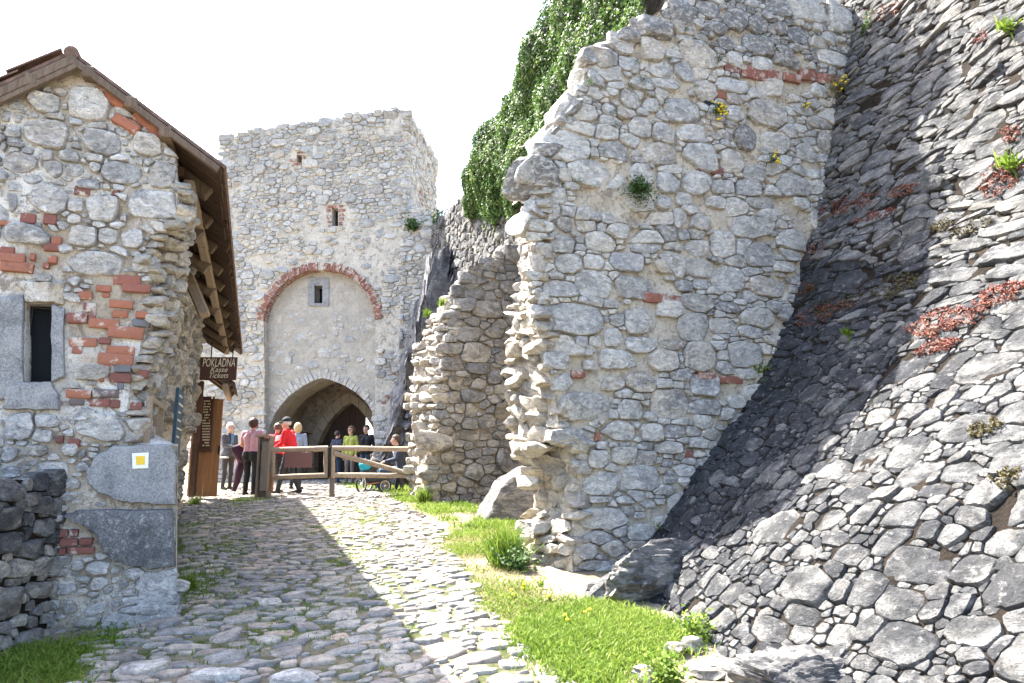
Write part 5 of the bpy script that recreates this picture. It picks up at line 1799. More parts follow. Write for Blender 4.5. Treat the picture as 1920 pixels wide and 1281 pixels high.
# display case and blue board on the side wall by the corner
def wall_panel(name, a0_, a1_, z0_, z1_, w, th, mat, parent=None):
    mm = MB(); c_ = WA(w, (a0_ + a1_) / 2, (z0_ + z1_) / 2)
    mm.add(*box_geo(c_, D2 * (a1_ - a0_) / 2, E2 * th / 2, V((0, 0, (z1_ - z0_) / 2)), .004, .001))
    return mm.build(name, mat, parent)
cs_ = empty('display_case', WA(-.86, 6.9, 1.9), 'glazed wooden display case with notices, behind the broken house corner', 'display case')
wall_panel('case_back', 6.72, 7.55, 1.72, 2.16, -.88, .02, M['paper'], cs_)
for a in ((6.68, 6.72, 1.69, 2.20), (7.13, 7.17, 1.72, 2.16), (7.54, 7.58, 1.69, 2.20), (6.72, 7.54, 1.69, 1.74), (6.72, 7.54, 2.15, 2.20)):
    wall_panel('frame', *a, -.85, .05, M['beamwood'], cs_)
bb = empty('blue_board', WA(-.8, 7.9, 1.9), 'narrow dark blue notice board with white lettering, beside the display case', 'board')
wall_panel('board', 7.68, 8.25, 1.55, 2.38, -.74, .03, M['blueboard'], bb)
for i in range(9):
    wall_panel('print_line', 7.74, 7.84 + random.uniform(.1, .34), 2.30 - i * .08, 2.316 - i * .08, -.722, .004, M['paper'], bb)

# ================================================================== BARRIER GATE
Yg = 15.6
def gp(u, v, dy=0): 
    p = at_depth(u, v, Yg)
    return at_depth(u, v, Yg + .16 * (p.x + 5) + dy)
po_ = empty('gate_post', gp(495, 935), 'stout square timber gate post with a flat cap', 'post')
def pbox(name, u0, v0, u1, v1_, dy, th, mat, par, bev=.008):
    vm = (v0 + v1_) / 2
    p0, p1 = gp(u0, vm, dy), gp(u1, vm, dy)
    p0.z, p1.z = gp(u0, v1_, dy).z, gp(u0, v0, dy).z
    mm = MB(); mm.add(*box_geo((p0 + p1) / 2, V(((p1.x - p0.x) / 2, 0, 0)), V((0, th / 2, 0)), V((0, 0, (p1.z - p0.z) / 2)), bev, .002))
    return mm.build(name, mat, par)
for i, (a, b) in enumerate(((484.5, 488), (504, 508))): pbox('side_plank', a, 820, b, 934, 0, .26, M['postwood'], po_)
pbox('face_plank', 488.3, 828, 503.7, 921, -.12, .03, M['postwood'], po_)
pbox('core', 488.3, 822, 503.7, 934, .02, .2, M['oldwood'], po_)
pbox('cap', 482, 816, 511, 820, 0, .34, M['fencewood'], po_)
pbox('stay', 506.5, 888, 512.5, 921, 0, .1, M['doorwood'], po_)
def lg(name, par, u0, v0, u1, v1_, r, dy=0):
    mm = MB(); mm.add(*log_geo(gp(u0, v0, dy), gp(u1, v1_, dy), r, 9, 6, .012)); return mm.build(name, M['fencewood'], par, smooth=True, sharp=50)
g1 = empty('barrier_leaf', gp(560, 905), 'left leaf of the log barrier, carrying a blank brown plate', 'gate', 'log barrier leaves')
lg('rail', g1, 509, 844, 615, 841, .058); lg('rail', g1, 511, 895, 614, 891, .052)
lg('stile', g1, 511, 843, 511, 897, .05); lg('stile', g1, 611, 840, 612, 894, .055)
pl_ = tag(pbox('notice_plate', 532.5, 848.5, 586.5, 877, -.07, .02, M['plate'], None, .003), 'blank reddish brown plate hung on the left barrier leaf', 'plate')
for u in (534, 585): pbox('wire', u, 845, u + .6, 850, -.06, .008, M['iron'], pl_, 0)
g2 = empty('barrier_leaf', gp(690, 905), 'right leaf of the log barrier with a slanting brace, reaching the ruined jamb', 'gate', 'log barrier leaves')
lg('rail', g2, 623, 841, 768, 842, .055); lg('rail', g2, 623, 891, 768, 892, .055)
lg('brace', g2, 627, 850, 764, 888, .056, -.04); lg('stile', g2, 624, 840, 624, 897, .05)
p2 = empty('barrier_post', gp(622, 935), 'dark thin post where the two barrier leaves meet', 'post')
mm = MB(); mm.add(*log_geo(gp(622.5, 935, .03), gp(621, 838, .05), .06, 9, 5, .01)); mm.build('shaft', M['postwood'], p2, smooth=True, sharp=50)
pbox('iron_strap', 616, 838, 620, 895, -.02, .07, M['iron'], p2, .004)
mm = MB(); mm.add(*beam_geo(gp(617.5, 842, -.05), gp(617.5, 893, -.05), .03, .03)); mm.build('hinge_rod', M['iron'], p2)
# ================================================================== PEOPLE
SK = {}
def pm(name, c, rough=.8, var=.12, scale=30):
    if name not in SK: SK[name] = plain_mat(name, c, rough, var, scale, .15)
    return SK[name]
SKIN = (.52, .31, .23)
def lerp3(a, b, t): return V(a).lerp(V(b), t)

def person(label, loc, yaw, H=1.72, pose=None, top=(.2, .2, .2), bottom=(.03, .03, .035), shoe=(.03, .028, .025), sleeve='long', hair=None, hair_style='short',
           width=1.0, belly=.0, names=('top', 'bottom'), head_turn=0.0, cap=None, glasses=False, group=None, slit=None):
    """one continuous body grown from tapered limbs. local axes: x right, y forward, z up; pose overrides joints"""
    s = H / 1.72
    J = dict(pel=(0, 0, .93), waist=(0, .0, 1.08), chest=(0, .0, 1.28), neck=(0, -.01, 1.46), head=(0, .02, 1.60),
             shL=(-.185, 0, 1.40), elL=(-.25, -.02, 1.13), wrL=(-.24, .06, .90), shR=(.185, 0, 1.40), elR=(.25, -.02, 1.13), wrR=(.24, .06, .90),
             hipL=(-.095, 0, .90), knL=(-.10, .02, .50), anL=(-.11, -.01, .09), toL=(-.13, .15, .035), hipR=(.095, 0, .90), knR=(.10, .02, .50), anR=(.11, -.01, .09), toR=(.13, .15, .035))
    if pose: J.update(pose)
    J = {k_: V(v) for k_, v in J.items()}
    w = width
    C = []                              # (p0, p1, r0, r1, material)
    def cap_(a, b, r0, r1, m): C.append((V(a), V(b), r0, r1, m))
    pel, wa, ch, nk, hd = J['pel'], J['waist'], J['chest'], J['neck'], J['head']
    for sx in (-1, 1):
        o = V((sx * .075 * w, 0, 0))
        cap_(pel + o, wa + o * .8, .115 * w, .105 * w, 'top'); cap_(wa + o * .8, ch + o * 1.1, .105 * w, .115 * w, 'top')
        cap_(ch + o * 1.1, ch.lerp(nk, .55) + o * 1.2, .115 * w, .07, 'top')
        cap_(pel + o - V((0, .02, .03)), pel + o - V((0, .03, .06)), .12 * w, .115 * w, 'bottom')
    if belly: cap_(wa + V((0, .06, .02)), wa + V((0, .06, .1)), .11 + belly, .1 + belly, 'top')
    cap_(ch.lerp(nk, .6), nk, .07, .058, 'top'); cap_(nk, hd - V((0, .01, .06)), .054, .052, 'skin')
    # head with jaw, nose, ears
    R = Matrix.Rotation(head_turn, 3, 'Z')
    hp_ = lambda x, y, z: hd + R @ V((x, y, z))
    cap_(hp_(0, -.02, .045), hp_(0, .012, .03), .086, .080, 'skin'); cap_(hp_(0, .03, -.045), hp_(0, .045, -.075), .058, .040, 'skin'); cap_(hp_(0, .02, .02), hp_(0, .03, -.05), .074, .058, 'skin')
    cap_(hp_(0, .09, .015), hp_(0, .108, -.02), .012, .017, 'skin'); cap_(hp_(0, .082, -.052), hp_(0, .083, -.054), .02, .018, 'skin')
    for sx in (-1, 1):
        cap_(hp_(sx * .082, .0, .02), hp_(sx * .084, -.005, -.02), .016, .012, 'skin')
        cap_(hp_(sx * .03, .074, .040), hp_(sx * .04, .070, .040), .014, .013, 'skin')
    for sd, sx in (('L', -1), ('R', 1)):
        sh, el, wr = J['sh' + sd], J['el' + sd], J['wr' + sd]
        sh = V((sh.x * w, sh.y, sh.z))
        cap_(ch.lerp(nk, .45), sh, .07, .062 * w, 'top')
        if sleeve == 'short':
            m_ = sh.lerp(el, .55); cap_(sh, m_, .062 * w, .06 * w, 'top'); cap_(m_, el, .047 * w, .043, 'skin'); cap_(el, wr, .042, .028, 'skin')
        else:
            cap_(sh, el, .062 * w, .05 * w, 'top'); cap_(el, wr, .05 * w, .036, 'top')
        d = (wr - el).normalized()
        side = d.cross(V((0, 0, 1)) if abs(d.z) < .9 else V((0, 1, 0))).normalized()
        pn = d.cross(side).normalized()
        pal = wr + d * .07
        cap_(wr, pal, .026, .03, 'skin'); 
        for q in (-.02, .02): cap_(wr + d * .03 + side * q, pal + side * q, .018, .017, 'skin')
        for i_, (q, L_) in enumerate(((-.03, .055), (-.01, .068), (.01, .064), (.03, .05))):
            b0 = pal + side * q; b1 = b0 + d * L_ * .6 + pn * .008; b2 = b1 + d * L_ * .35 + pn * .025
            cap_(b0, b1, .010, .009, 'skin'); cap_(b1, b2, .009, .008, 'skin')
        th0 = wr + d * .025 - side * .026; cap_(th0, th0 + d * .035 - side * .028, .012, .010, 'skin'); cap_(th0 + d * .035 - side * .028, th0 + d * .06 - side * .03 + pn * .01, .010, .009, 'skin')
        hi, kn, an, to = J['hip' + sd], J['kn' + sd], J['an' + sd], J['to' + sd]
        hi = V((hi.x * w, hi.y, hi.z))
        cap_(hi, kn, .092 * w, .062 * w, 'bottom'); cap_(kn, an.lerp(kn, .4), .062 * w, .058 * w, 'bottom'); cap_(an.lerp(kn, .4), an + (kn - an).normalized() * .02, .058 * w, .050 * w, 'bottom')
        cap_(an - (kn - an).normalized() * .0 - V((0, .03, .035)), to, .042, .036, 'shoe'); cap_(to, to + (to - an).normalized() * .04, .036, .028, 'shoe')
    # union of tapered limbs -> voxel skin
    bm = bmesh.new()
    for a, b, r0, r1, m_ in C:
        d = b - a
        L_ = max(d.length, 1e-4)
        z = d / L_
        x = z.orthogonal().normalized(); y = z.cross(x)
        n_ = 12
        rings = []
        for (c_, r_, sg_) in ((a, r0, -1), (b, r1, 1)):
            angs = (75, 45, 15) if sg_ < 0 else (15, 45, 75)
            for ag in angs:
                t = radians(ag)
                rings.append([bm.verts.new(c_ + z * (sg_ * sin(t) * r_) + (x * cos(2 * pi * k_ / n_) + y * sin(2 * pi * k_ / n_)) * (cos(t) * r_)) for k_ in range(n_)])
        for i_ in range(len(rings) - 1):
            for k_ in range(n_): bm.faces.new((rings[i_][k_], rings[i_][(k_ + 1) % n_], rings[i_ + 1][(k_ + 1) % n_], rings[i_ + 1][k_]))
        bm.faces.new(rings[0][::-1]); bm.faces.new(rings[-1])
    me = bpy.data.meshes.new('body_source'); bm.to_mesh(me); bm.free()
    tmp = bpy.data.objects.new('body_source', me); COL.objects.link(tmp)
    md = tmp.modifiers.new('r', 'REMESH'); md.mode = 'VOXEL'; md.voxel_size = .0105; md.use_smooth_shade = True
    m2 = tmp.modifiers.new('s', 'SMOOTH'); m2.iterations = 2; m2.factor = .5
    dg = bpy.context.evaluated_depsgraph_get()
    body = bpy.data.meshes.new_from_object(tmp.evaluated_get(dg))
    bpy.data.objects.remove(tmp); bpy.data.meshes.remove(me)
    nv = len(body.vertices)
    co, no = np.zeros(nv * 3), np.zeros(nv * 3)
    body.vertices.foreach_get('co', co)
    body.vertex_normals.foreach_get('vector', no)
    co, no = co.reshape(-1, 3), no.reshape(-1, 3)
    lim = 1.42 if not pose or 'pel' not in pose else 1.0
    for i_ in np.where(co[:, 2] < lim)[0]:
        x_, y_, z_ = co[i_]
        co[i_] += no[i_] * (.009 * noise.noise(V((x_ * 9 + yaw * 7, y_ * 9, z_ * 14))) + .006 * noise.noise(V((x_ * 22, y_ * 22 + H, z_ * 9))))
    body.vertices.foreach_set('co', co.ravel())
    body.update()
    nf = len(body.polygons)
    cen = np.zeros(nf * 3); body.polygons.foreach_get('center', cen); cen = cen.reshape(-1, 3)
    best = np.full(nf, 9.0); idx = np.zeros(nf, dtype=np.int32)
    order = {'skin': 0, 'top': 1, 'bottom': 2, 'shoe': 3}
    for a, b, r0, r1, m_ in C:
        a_, b_ = np.array(a), np.array(b)
        d = b_ - a_; q = np.clip(((cen - a_) @ d) / max(1e-8, d @ d), 0, 1)
        dist = np.linalg.norm(cen - (a_ + q[:, None] * d), axis=1) - (r0 + (r1 - r0) * q)
        k_ = dist < best - 1e-4
        best[k_] = dist[k_]; idx[k_] = order[m_]
    body.materials.clear()
    for m_ in (pm('skin', SKIN, .55, .06), pm('cloth_%d_%d_%d' % tuple(int(c_ * 255) for c_ in top), top), pm('cloth_%d_%d_%d' % tuple(int(c_ * 255) for c_ in bottom), bottom), pm('shoe_leather', shoe)):
        body.materials.append(m_)
    body.polygons.foreach_set('material_index', idx)
    body.polygons.foreach_set('use_smooth', [True] * nf)
    body.name = 'body'
    root = empty('person', loc, label, 'person', group)
    root.rotation_euler = (0, 0, yaw); root.scale = (s, s, s)
    o = bpy.data.objects.new('body', body); COL.objects.link(o); o.parent = root
    def child(name, vs__, fs__, mat, smooth=True):
        me_ = bpy.data.meshes.new(name); me_.from_pydata([tuple(v) for v in vs__], [], fs__); me_.materials.append(mat)
        if smooth: me_.polygons.foreach_set('use_smooth', [True] * len(me_.polygons))
        c_ = bpy.data.objects.new(name, me_); COL.objects.link(c_); c_.parent = root
        return c_
    if hair:
        bm = bmesh.new(); bmesh.ops.create_icosphere(bm, subdivisions=4, radius=1)
        vs__ = []
        for v in bm.verts:
            q = v.co.copy()
            k_ = 1 + .07 * fbm(q * 5 + V((yaw, H, 0)), 3)
            p = V((q.x * .098, q.y * .112 - .015, q.z * .105 + .045)) * k_
            if hair_style == 'bob':
                p = V((q.x * .108, q.y * .122 - .025, q.z * .125 + .03)) * k_
            elif hair_style == 'long':
                p = V((q.x * .104, q.y * .115 - .028, q.z * .15 + .0)) * k_
            # keep the face free
            front = p.y > .035 and p.z < .075 
            if front: p.y = .02 - .2 * max(0, p.y - .035)
            if hair_style == 'short' and p.z < -.02: p.z = -.02 + (p.z + .02) * .25
            vs__.append(hd + R @ p)
        child('hair', vs__, [tuple(v.index for v in f.verts) for f in bm.faces], pm('hair_%d' % int(sum(hair) * 400), hair, .5, .3, 60))
        bm.free()
    # eyes, brows
    e_ = MB()
    for sx in (-1, 1): e_.add(*box_geo(hp_(sx * .034, .084, .024), R @ V((.011, 0, 0)), R @ V((0, .004, 0)), V((0, 0, .005))))
    child('eyes', e_.v, e_.f, pm('dark_eye', (.03, .025, .02), .3))
    if glasses:
        e_ = MB()
        for sx in (-1, 1):
            e_.add(*box_geo(hp_(sx * .036, .094, .024), R @ V((.030, 0, 0)), R @ V((0, .005, 0)), V((0, 0, .018)), .006)); e_.add(*box_geo(hp_(sx * .082, .04, .03), R @ V((.003, 0, 0)), R @ V((0, .05, 0)), V((0, 0, .004))))
        child('sunglasses', e_.v, e_.f, pm('black_lens', (.008, .008, .01), .15))
    if cap:
        bm = bmesh.new(); bmesh.ops.create_uvsphere(bm, u_segments=20, v_segments=10, radius=1)
        vs__ = []
        for v in bm.verts:
            q = v.co
            z = max(q.z, -.02)
            vs__.append(hd + R @ V((q.x * .102, q.y * .118 - .012, z * .115 + .062)))
        c_ = child('cap', vs__, [tuple(v.index for v in f.verts) for f in bm.faces], pm('cap_cloth', cap))
        bm.free()
        vs__, fs__ = [], []
        for k_ in range(13):
            t = pi * k_ / 12
            for (r_, dz) in ((0, 0), (1, -.018)):
                for th in (0, .006): vs__.append(hd + R @ V((cos(t) * (.095 + r_ * .0), .06 + sin(t) * (.035 + .105 * r_), .062 + dz + th)))
        for k_ in range(12):
            a_ = k_ * 4; b_ = a_ + 4
            fs__ += [(a_, a_ + 2, b_ + 2, b_), (a_ + 1, b_ + 1, b_ + 3, a_ + 3), (a_ + 2, a_ + 3, b_ + 3, b_ + 2)]
        child('cap_peak', vs__, fs__, pm('green_peak', (.01, .10, .06)))
    return root, child, J, hp_

def stand(u, Y, sink=0.0):
    p = at_depth(u, 900, Y)
    return V((p.x, p.y, ground(p.x, p.y) - sink))
def yaw_to(dx, dy): return math.atan2(-dx, dy)       # local +y turned to (dx, dy)

# grey haired man by the door, facing right and looking down at what he holds
r, ch_, J, _ = person('grey haired man with glasses in a dark grey jacket, beside the ticket door', stand(425, 18.6), yaw_to(.85, -.5), 1.66,
    dict(elR=(.24, .10, 1.14), wrR=(.12, .30, 1.12), elL=(-.25, -.02, 1.12), wrL=(-.22, .05, .88)), (.075, .08, .09), (.05, .045, .045), hair=(.62, .62, .60), glasses=False)
vv = MB(); vv.add(*box_geo(V((0, .125, 1.33)), V((.045, 0, 0)), V((0, .012, 0)), V((0, 0, .13)), .01)); ch_('shirt_front', vv.v, vv.f, pm('blue_shirt', (.10, .22, .36)))
tr = empty('tray', at_depth(417, 858, 18.2), 'pale tray held out by the grey haired man', 'tray')
mm = MB(); c_ = at_depth(417, 858, 18.25); mm.add(*box_geo(c_, V((.13, 0, 0)), V((0, .1, 0)), V((0, 0, .018)), .006)); mm.build('rim', M['paper'], tr)
mm = MB(); mm.add(*box_geo(c_ + V((0, 0, .022)), V((.11, 0, 0)), V((0, .08, 0)), V((0, 0, .004)), .002)); mm.build('sheet', M['white_paint'], tr)
# woman in mauve, back to the camera
r, ch_, J, _ = person('woman with dark curly hair in a mauve T-shirt and black trousers, seen from behind', stand(469, 16.5), yaw_to(.25, 1), 1.70,
    dict(elL=(-.27, -.02, 1.14), wrL=(-.20, .16, 1.02), elR=(.26, .03, 1.14), wrR=(.16, .22, 1.05), toL=(-.15, .13, .035)), (.42, .245, .30), (.012, .012, .015), sleeve='short', hair=(.05, .022, .018), hair_style='bob', width=1.14)
bgp = empty('handbag', stand(453, 16.6) + V((0, 0, .85)), 'dark plum bag hanging at the side of the woman in mauve', 'bag')
rough_stone(bgp, at_depth(449, 852, 16.62), .155, .08, .21, pm('plum_cloth', (.045, .018, .04)), 'pouch', .25, None, 3, 2)
mm = MB(); mm.add(*tube_geo([at_depth(452, 836, 16.6), at_depth(458, 815, 16.6), at_depth(462, 808, 16.6)], .012, 6)); mm.build('strap', pm('plum_cloth', (.045, .018, .04)), bgp)
ct = tag(mesh_obj('coat', *(lambda m_: (m_.v, m_.f))(MB().add(*tube_geo([at_depth(452, 862, 16.75), at_depth(448, 885, 16.75), at_depth(444, 905, 16.75), at_depth(438, 921, 16.75)], [.10, .09, .075, .05], 10, True, .1))), pm('plum_cloth', (.045, .018, .04)), smooth=True),
    'dark plum coat hanging down under the plum bag', 'coat')
# woman in red and white cycling jacket behind the post
r, ch_, J, _ = person('dark haired woman in a red jacket with a white shoulder panel, behind the gate post', stand(515, 17.4), yaw_to(.15, 1), 1.62,
    dict(elR=(.30, .06, 1.16), wrR=(.34, .24, 1.12)), (.50, .03, .05), (.025, .025, .03), hair=(.10, .06, .045), hair_style='short', head_turn=.3)
vv = MB(); vv.add(*box_geo(V((.10, -.118, 1.36)), V((.075, 0, .02)), V((0, .012, 0)), V((.01, 0, .07)), .012)); vv.add(*box_geo(V((.19, -.085, 1.30)), V((.03, .01, 0)), V((0, .012, 0)), V((0, 0, .09)), .01))
ch_('jacket_panel', vv.v, vv.f, pm('white_fabric', (.7, .7, .7)))
# man in red with a cap, in profile to the left
r, ch_, J, _ = person('man in a bright red jacket and dark green peaked cap, striding leftward', stand(541, 16.9), yaw_to(-1, .12), 1.74,
    dict(waist=(0, -.02, 1.08), chest=(0, .05, 1.28), neck=(0, .09, 1.45), head=(0, .13, 1.58), shL=(-.18, .06, 1.39), shR=(.18, .06, 1.39), elL=(-.24, .10, 1.14), wrL=(-.16, .30, 1.04), elR=(.24, .09, 1.14), wrR=(.14, .30, 1.06),
         knL=(-.1, .12, .50), anL=(-.11, .20, .09), toL=(-.13, .36, .035), knR=(.10, -.02, .50), anR=(.11, -.22, .10), toR=(.12, -.06, .035)), (.62, .02, .03), (.035, .038, .045), hair=(.5, .48, .45), cap=(.02, .025, .028), width=1.1, belly=.02)
# blonde woman further back
r, ch_, J, _ = person('blonde woman in a blue grey top, seen from behind beyond the man in red', stand(554, 18.8), yaw_to(.1, 1), 1.68, None, (.20, .25, .33), (.03, .03, .035), hair=(.45, .34, .19), hair_style='long')
# woman with sunglasses, green top
r, ch_, J, _ = person('woman with sunglasses in a yellow green top and grey trousers, by the dark gate', stand(655, 21.6), yaw_to(-.45, -1), 1.70, dict(elR=(.25, -.02, 1.14), wrR=(.2, .10, .92)), (.24, .27, .06), (.10, .095, .09), hair=(.10, .05, .03), hair_style='bob', glasses=True)
r, ch_, J, _ = person('dark haired man in a black pullover and jeans, under the raised part of the gate', stand(684, 22.2), yaw_to(-.35, -1), 1.76, dict(elR=(.24, .0, 1.14), wrR=(.12, .2, 1.02)), (.012, .012, .014), (.03, .055, .10), hair=(.03, .02, .018))
# person half hidden behind the post
r, ch_, J, _ = person('person in dark blue clothes standing in the gateway shade behind the barrier post', stand(629, 22.6), yaw_to(.6, 1), 1.60, None, (.03, .035, .06), (.02, .04, .08), hair=(.04, .03, .03))
# bench with the seated reader and a neighbour
Yb = 18.0
bq = stand(752, Yb)
be = empty('bench', bq, 'low wooden bench half hidden behind the broken jamb, under the seated man', 'bench')
mm = MB(); mm.add(*box_geo(bq + V((.12, .05, .43)), V((.75, 0, 0)), V((0, .2, 0)), V((0, 0, .025)), .008)); mm.build('seat', M['oldwood'], be)
for dx in (-.35, .55):
    mm = MB(); mm.add(*box_geo(bq + V((dx, .05, .205)), V((.04, 0, 0)), V((0, .17, 0)), V((0, 0, .20)), .006)); mm.build('leg', M['oldwood'], be)
SIT = dict(pel=(0, 0, .55), waist=(0, .02, .70), chest=(0, .05, .90), neck=(0, .09, 1.08), head=(0, .14, 1.22), shL=(-.18, .06, 1.02), shR=(.18, .06, 1.02), elL=(-.24, .14, .78), wrL=(-.10, .36, .72), elR=(.24, .14, .78), wrR=(.10, .36, .72),
           hipL=(-.09, .02, .53), knL=(-.10, .45, .50), anL=(-.10, .42, .09), toL=(-.11, .58, .035), hipR=(.09, .02, .53), knR=(.10, .45, .50), anR=(.10, .55, .09), toR=(.11, .71, .035))
r, ch_, J, _ = person('seated man in a dark navy jacket and blue jeans reading a paper', bq + V((-.02, 0, -.02)), yaw_to(-1, -.25), 1.76, SIT, (.03, .04, .065), (.045, .085, .15), hair=(.05, .035, .03))
vv = MB(); vv.add(*box_geo(V((0, .17, .93)), V((.045, 0, 0)), V((0, .02, .0)), V((0, .03, .10)), .01)); ch_('shirt_front', vv.v, vv.f, pm('white_fabric', (.7, .7, .7)))
pq = at_depth(733, 878, 17.9)
mm = MB(); mm.add(*box_geo(pq, V((.11, 0, .01)), V((0, .09, .03)), V((0, 0, .008)), .003)); tag(mm.build('leaflet', M['paper']), 'folded paper in the hands of the seated man', 'leaflet')
r, ch_, J, _ = person('person with reddish hair seated behind the seated man, mostly hidden by the jamb', bq + V((.42, .12, -.02)), yaw_to(-1, -.2), 1.70, SIT, (.05, .05, .06), (.05, .05, .06), hair=(.22, .09, .05))
# jogging stroller
st = stand(694, 17.6)
stl = empty('stroller', st, 'dark three wheeled stroller with a turquoise bag, before the seated man', 'stroller')
S0 = lambda u, v, Y: at_depth(u, v, Y)
def wheel(c_, r_, ax, par):
    ax = V(ax).normalized(); x = ax.orthogonal().normalized(); y = ax.cross(x)
    w_ = empty('wheel', c_); w_.parent = par; w_.location = V(c_) - world_loc(par)
    ring = lambda rr, th: tube_geo([c_ + (x * cos(2 * pi * i / 24) + y * sin(2 * pi * i / 24)) * rr for i in range(25)], th, 7, False)
    mm = MB(); mm.add(*ring(r_ - .02, .022)); mm.build('tyre', pm('black_rubber', (.02, .02, .02)), w_, smooth=True)
    mm = MB(); mm.add(*ring(r_ - .045, .009)); mm.build('rim', pm('alloy', (.6, .6, .62), .3), w_, smooth=True)
    mm = MB(); mm.add(*tube_geo([c_ - ax * .03, c_ + ax * .03], .022, 8))
    for i in range(12):
        t = 2 * pi * i / 12
        mm.add(*tube_geo([c_ + ax * (.02 if i % 2 else -.02), c_ + (x * cos(t) + y * sin(t)) * (r_ - .045)], .0025, 3))
    mm.build('spokes', pm('alloy', (.6, .6, .62), .3), w_)
wr_ = .215
g0 = lambda u, Y: V((at_depth(u, 900, Y).x, Y, ground(at_depth(u, 900, Y).x, Y) + wr_))
wheel(g0(678, 17.2), wr_, (.92, -.38, 0), stl); wheel(g0(690, 17.9), wr_, (.92, -.38, 0), stl)
fwp = g0(722, 17.35); fwp.z -= .05
wheel(fwp, wr_ * .75, (.5, -.86, 0), stl)
fm = pm('stroller_frame', (.05, .05, .055), .4); fb = pm('charcoal_fabric', (.045, .048, .055))
mm = MB()
ax0 = (g0(678, 17.2) + g0(690, 17.9)) / 2
hnd = S0(672, 862, 17.55)
mm.add(*tube_geo([g0(678, 17.2), g0(690, 17.9)], .014, 6)); mm.add(*tube_geo([fwp, ax0 + V((.1, 0, .12)), hnd], .014, 6)); mm.add(*tube_geo([ax0, S0(700, 878, 17.55), S0(714, 870, 17.55)], .014, 6))
mm.build('frame', fm, stl, smooth=True)
seatpts = [S0(686, 880, 17.55), S0(694, 893, 17.55), S0(706, 899, 17.5), S0(716, 897, 17.45)]
mm = MB(); mm.add(*tube_geo(seatpts, [.20, .19, .15, .08], 10, True, .05)); mm.build('seat', fb, stl, smooth=True)
mm = MB(); mm.add(*tube_geo([S0(690, 874, 17.55), S0(700, 871, 17.55), S0(709, 874, 17.55)], [.10, .19, .12], 10, True, .06)); mm.build('hood', fb, stl, smooth=True)
mm = MB(); mm.add(*box_geo(S0(705, 906, 17.45), V((.2, 0, .03)), V((0, .14, 0)), V((0, 0, .018)), .006)); mm.build('footrest', M['doorwood'], stl)
tb_ = rough_stone(None, S0(684, 873, 17.4), .13, .09, .115, pm('turquoise_cloth', (.02, .30, .40)), 'bag', .2, None, 3, 3)
tag(tb_, 'turquoise bag hanging on the stroller handle', 'bag')

# ================================================================== PLANTS
def tuft(name, c, nrm, n_, ln, spread, mat, label, cat, group=None, flowers=0, wid=.006, droop=.4, up=.6, seed=None, leafy=False):
    rs_ = random.Random(seed if seed is not None else random.random())
    nrm = V(nrm).normalized()
    vs__, fs__, rr = [], [], []
    tips = []
    for _ in range(n_):
        d = (nrm + V((rs_.gauss(0, spread), rs_.gauss(0, spread), rs_.gauss(0, spread) + up))).normalized()
        L_ = ln * rs_.uniform(.5, 1.1)
        base = V(c) + V((rs_.gauss(0, ln * .16), rs_.gauss(0, ln * .16), rs_.gauss(0, ln * .10)))
        side = d.orthogonal().normalized(); t = rs_.uniform(0, 2 * pi)
        side = side * cos(t) + d.cross(side) * sin(t)
        m_ = base + d * L_ * .55
        e = base + d * L_ + V((0, 0, -droop * L_ * rs_.uniform(0, 1)))
        w_ = wid * rs_.uniform(.7, 1.3)
        k_ = len(vs__)
        if leafy:
            for q in range(5):
                p = base.lerp(e, .25 + .18 * q)
                dd = (d * .4 + V((rs_.gauss(0, 1), rs_.gauss(0, 1), rs_.gauss(0, .6)))).normalized()
                s2 = dd.orthogonal().normalized()
                l2 = ln * .20 * rs_.uniform(.6, 1.2)
                k2 = len(vs__)
                vs__ += [p, p + dd * l2 * .5 + s2 * l2 * .28, p + dd * l2, p + dd * l2 * .5 - s2 * l2 * .28]
                fs__ += [(k2, k2 + 1, k2 + 2), (k2, k2 + 2, k2 + 3)]; v_ = rs_.random(); rr += [v_, v_]
        else:
            vs__ += [base - side * w_, base + side * w_, m_ + side * w_ * .8, m_ - side * w_ * .8, e]
            fs__ += [(k_, k_ + 1, k_ + 2, k_ + 3), (k_ + 3, k_ + 2, k_ + 4)]
            v_ = rs_.random(); rr += [v_, v_]
        tips.append(e)
    if flowers:
        root = empty(name, c, label, cat, group)
        mesh_obj('foliage', vs__, fs__, mat, root, origin=c, rnd=rr)['kind'] = 'stuff'
        mb_ = MB()
        for p in rs_.sample(tips, min(flowers, len(tips))):
            mb_.add(*box_geo(p, V((.014, 0, 0)), V((0, .014, 0)), V((0, 0, .009)), .004))
        mb_.build('flowers', M['flower'], root)
        return root
    root = empty(name, c, label, cat, group)
    mesh_obj('foliage', vs__, fs__, mat, root, origin=c, rnd=rr)['kind'] = 'stuff'
    return root
nB = V((E2.y, -E2.x, 0))
def wall_pt(u, v, h=.05): return bpz(*on_plane(u, v, OB, E2), h)
tuft('wall_plant', wall_pt(1188, 362), nB, 150, .26, .45, M['herb'], 'largest dense green herb clump growing out of the ruined wall face', 'plant', 'plants in the ruined wall', 0, .006, .5, .2, 1, True)
tuft('wall_plant', wall_pt(1338, 214), nB, 90, .17, .5, M['herb'], 'yellow flowering clump below the hole in the ruined wall', 'plant', 'plants in the ruined wall', 26, .005, .5, .3, 2, True)
tuft('wall_plant', wall_pt(1443, 298), nB, 60, .13, .5, M['herb'], 'small yellow flowering clump alone in the middle right of the ruined wall', 'plant', 'plants in the ruined wall', 12, .005, .6, .2, 3, True)
tuft('wall_plant', wall_pt(1555, 170), nB, 70, .26, .5, M['drygrass'], 'yellow green leafy plant under the brick course near the wall corner', 'plant', 'plants in the ruined wall', 8, .008, .4, .3, 4, True)
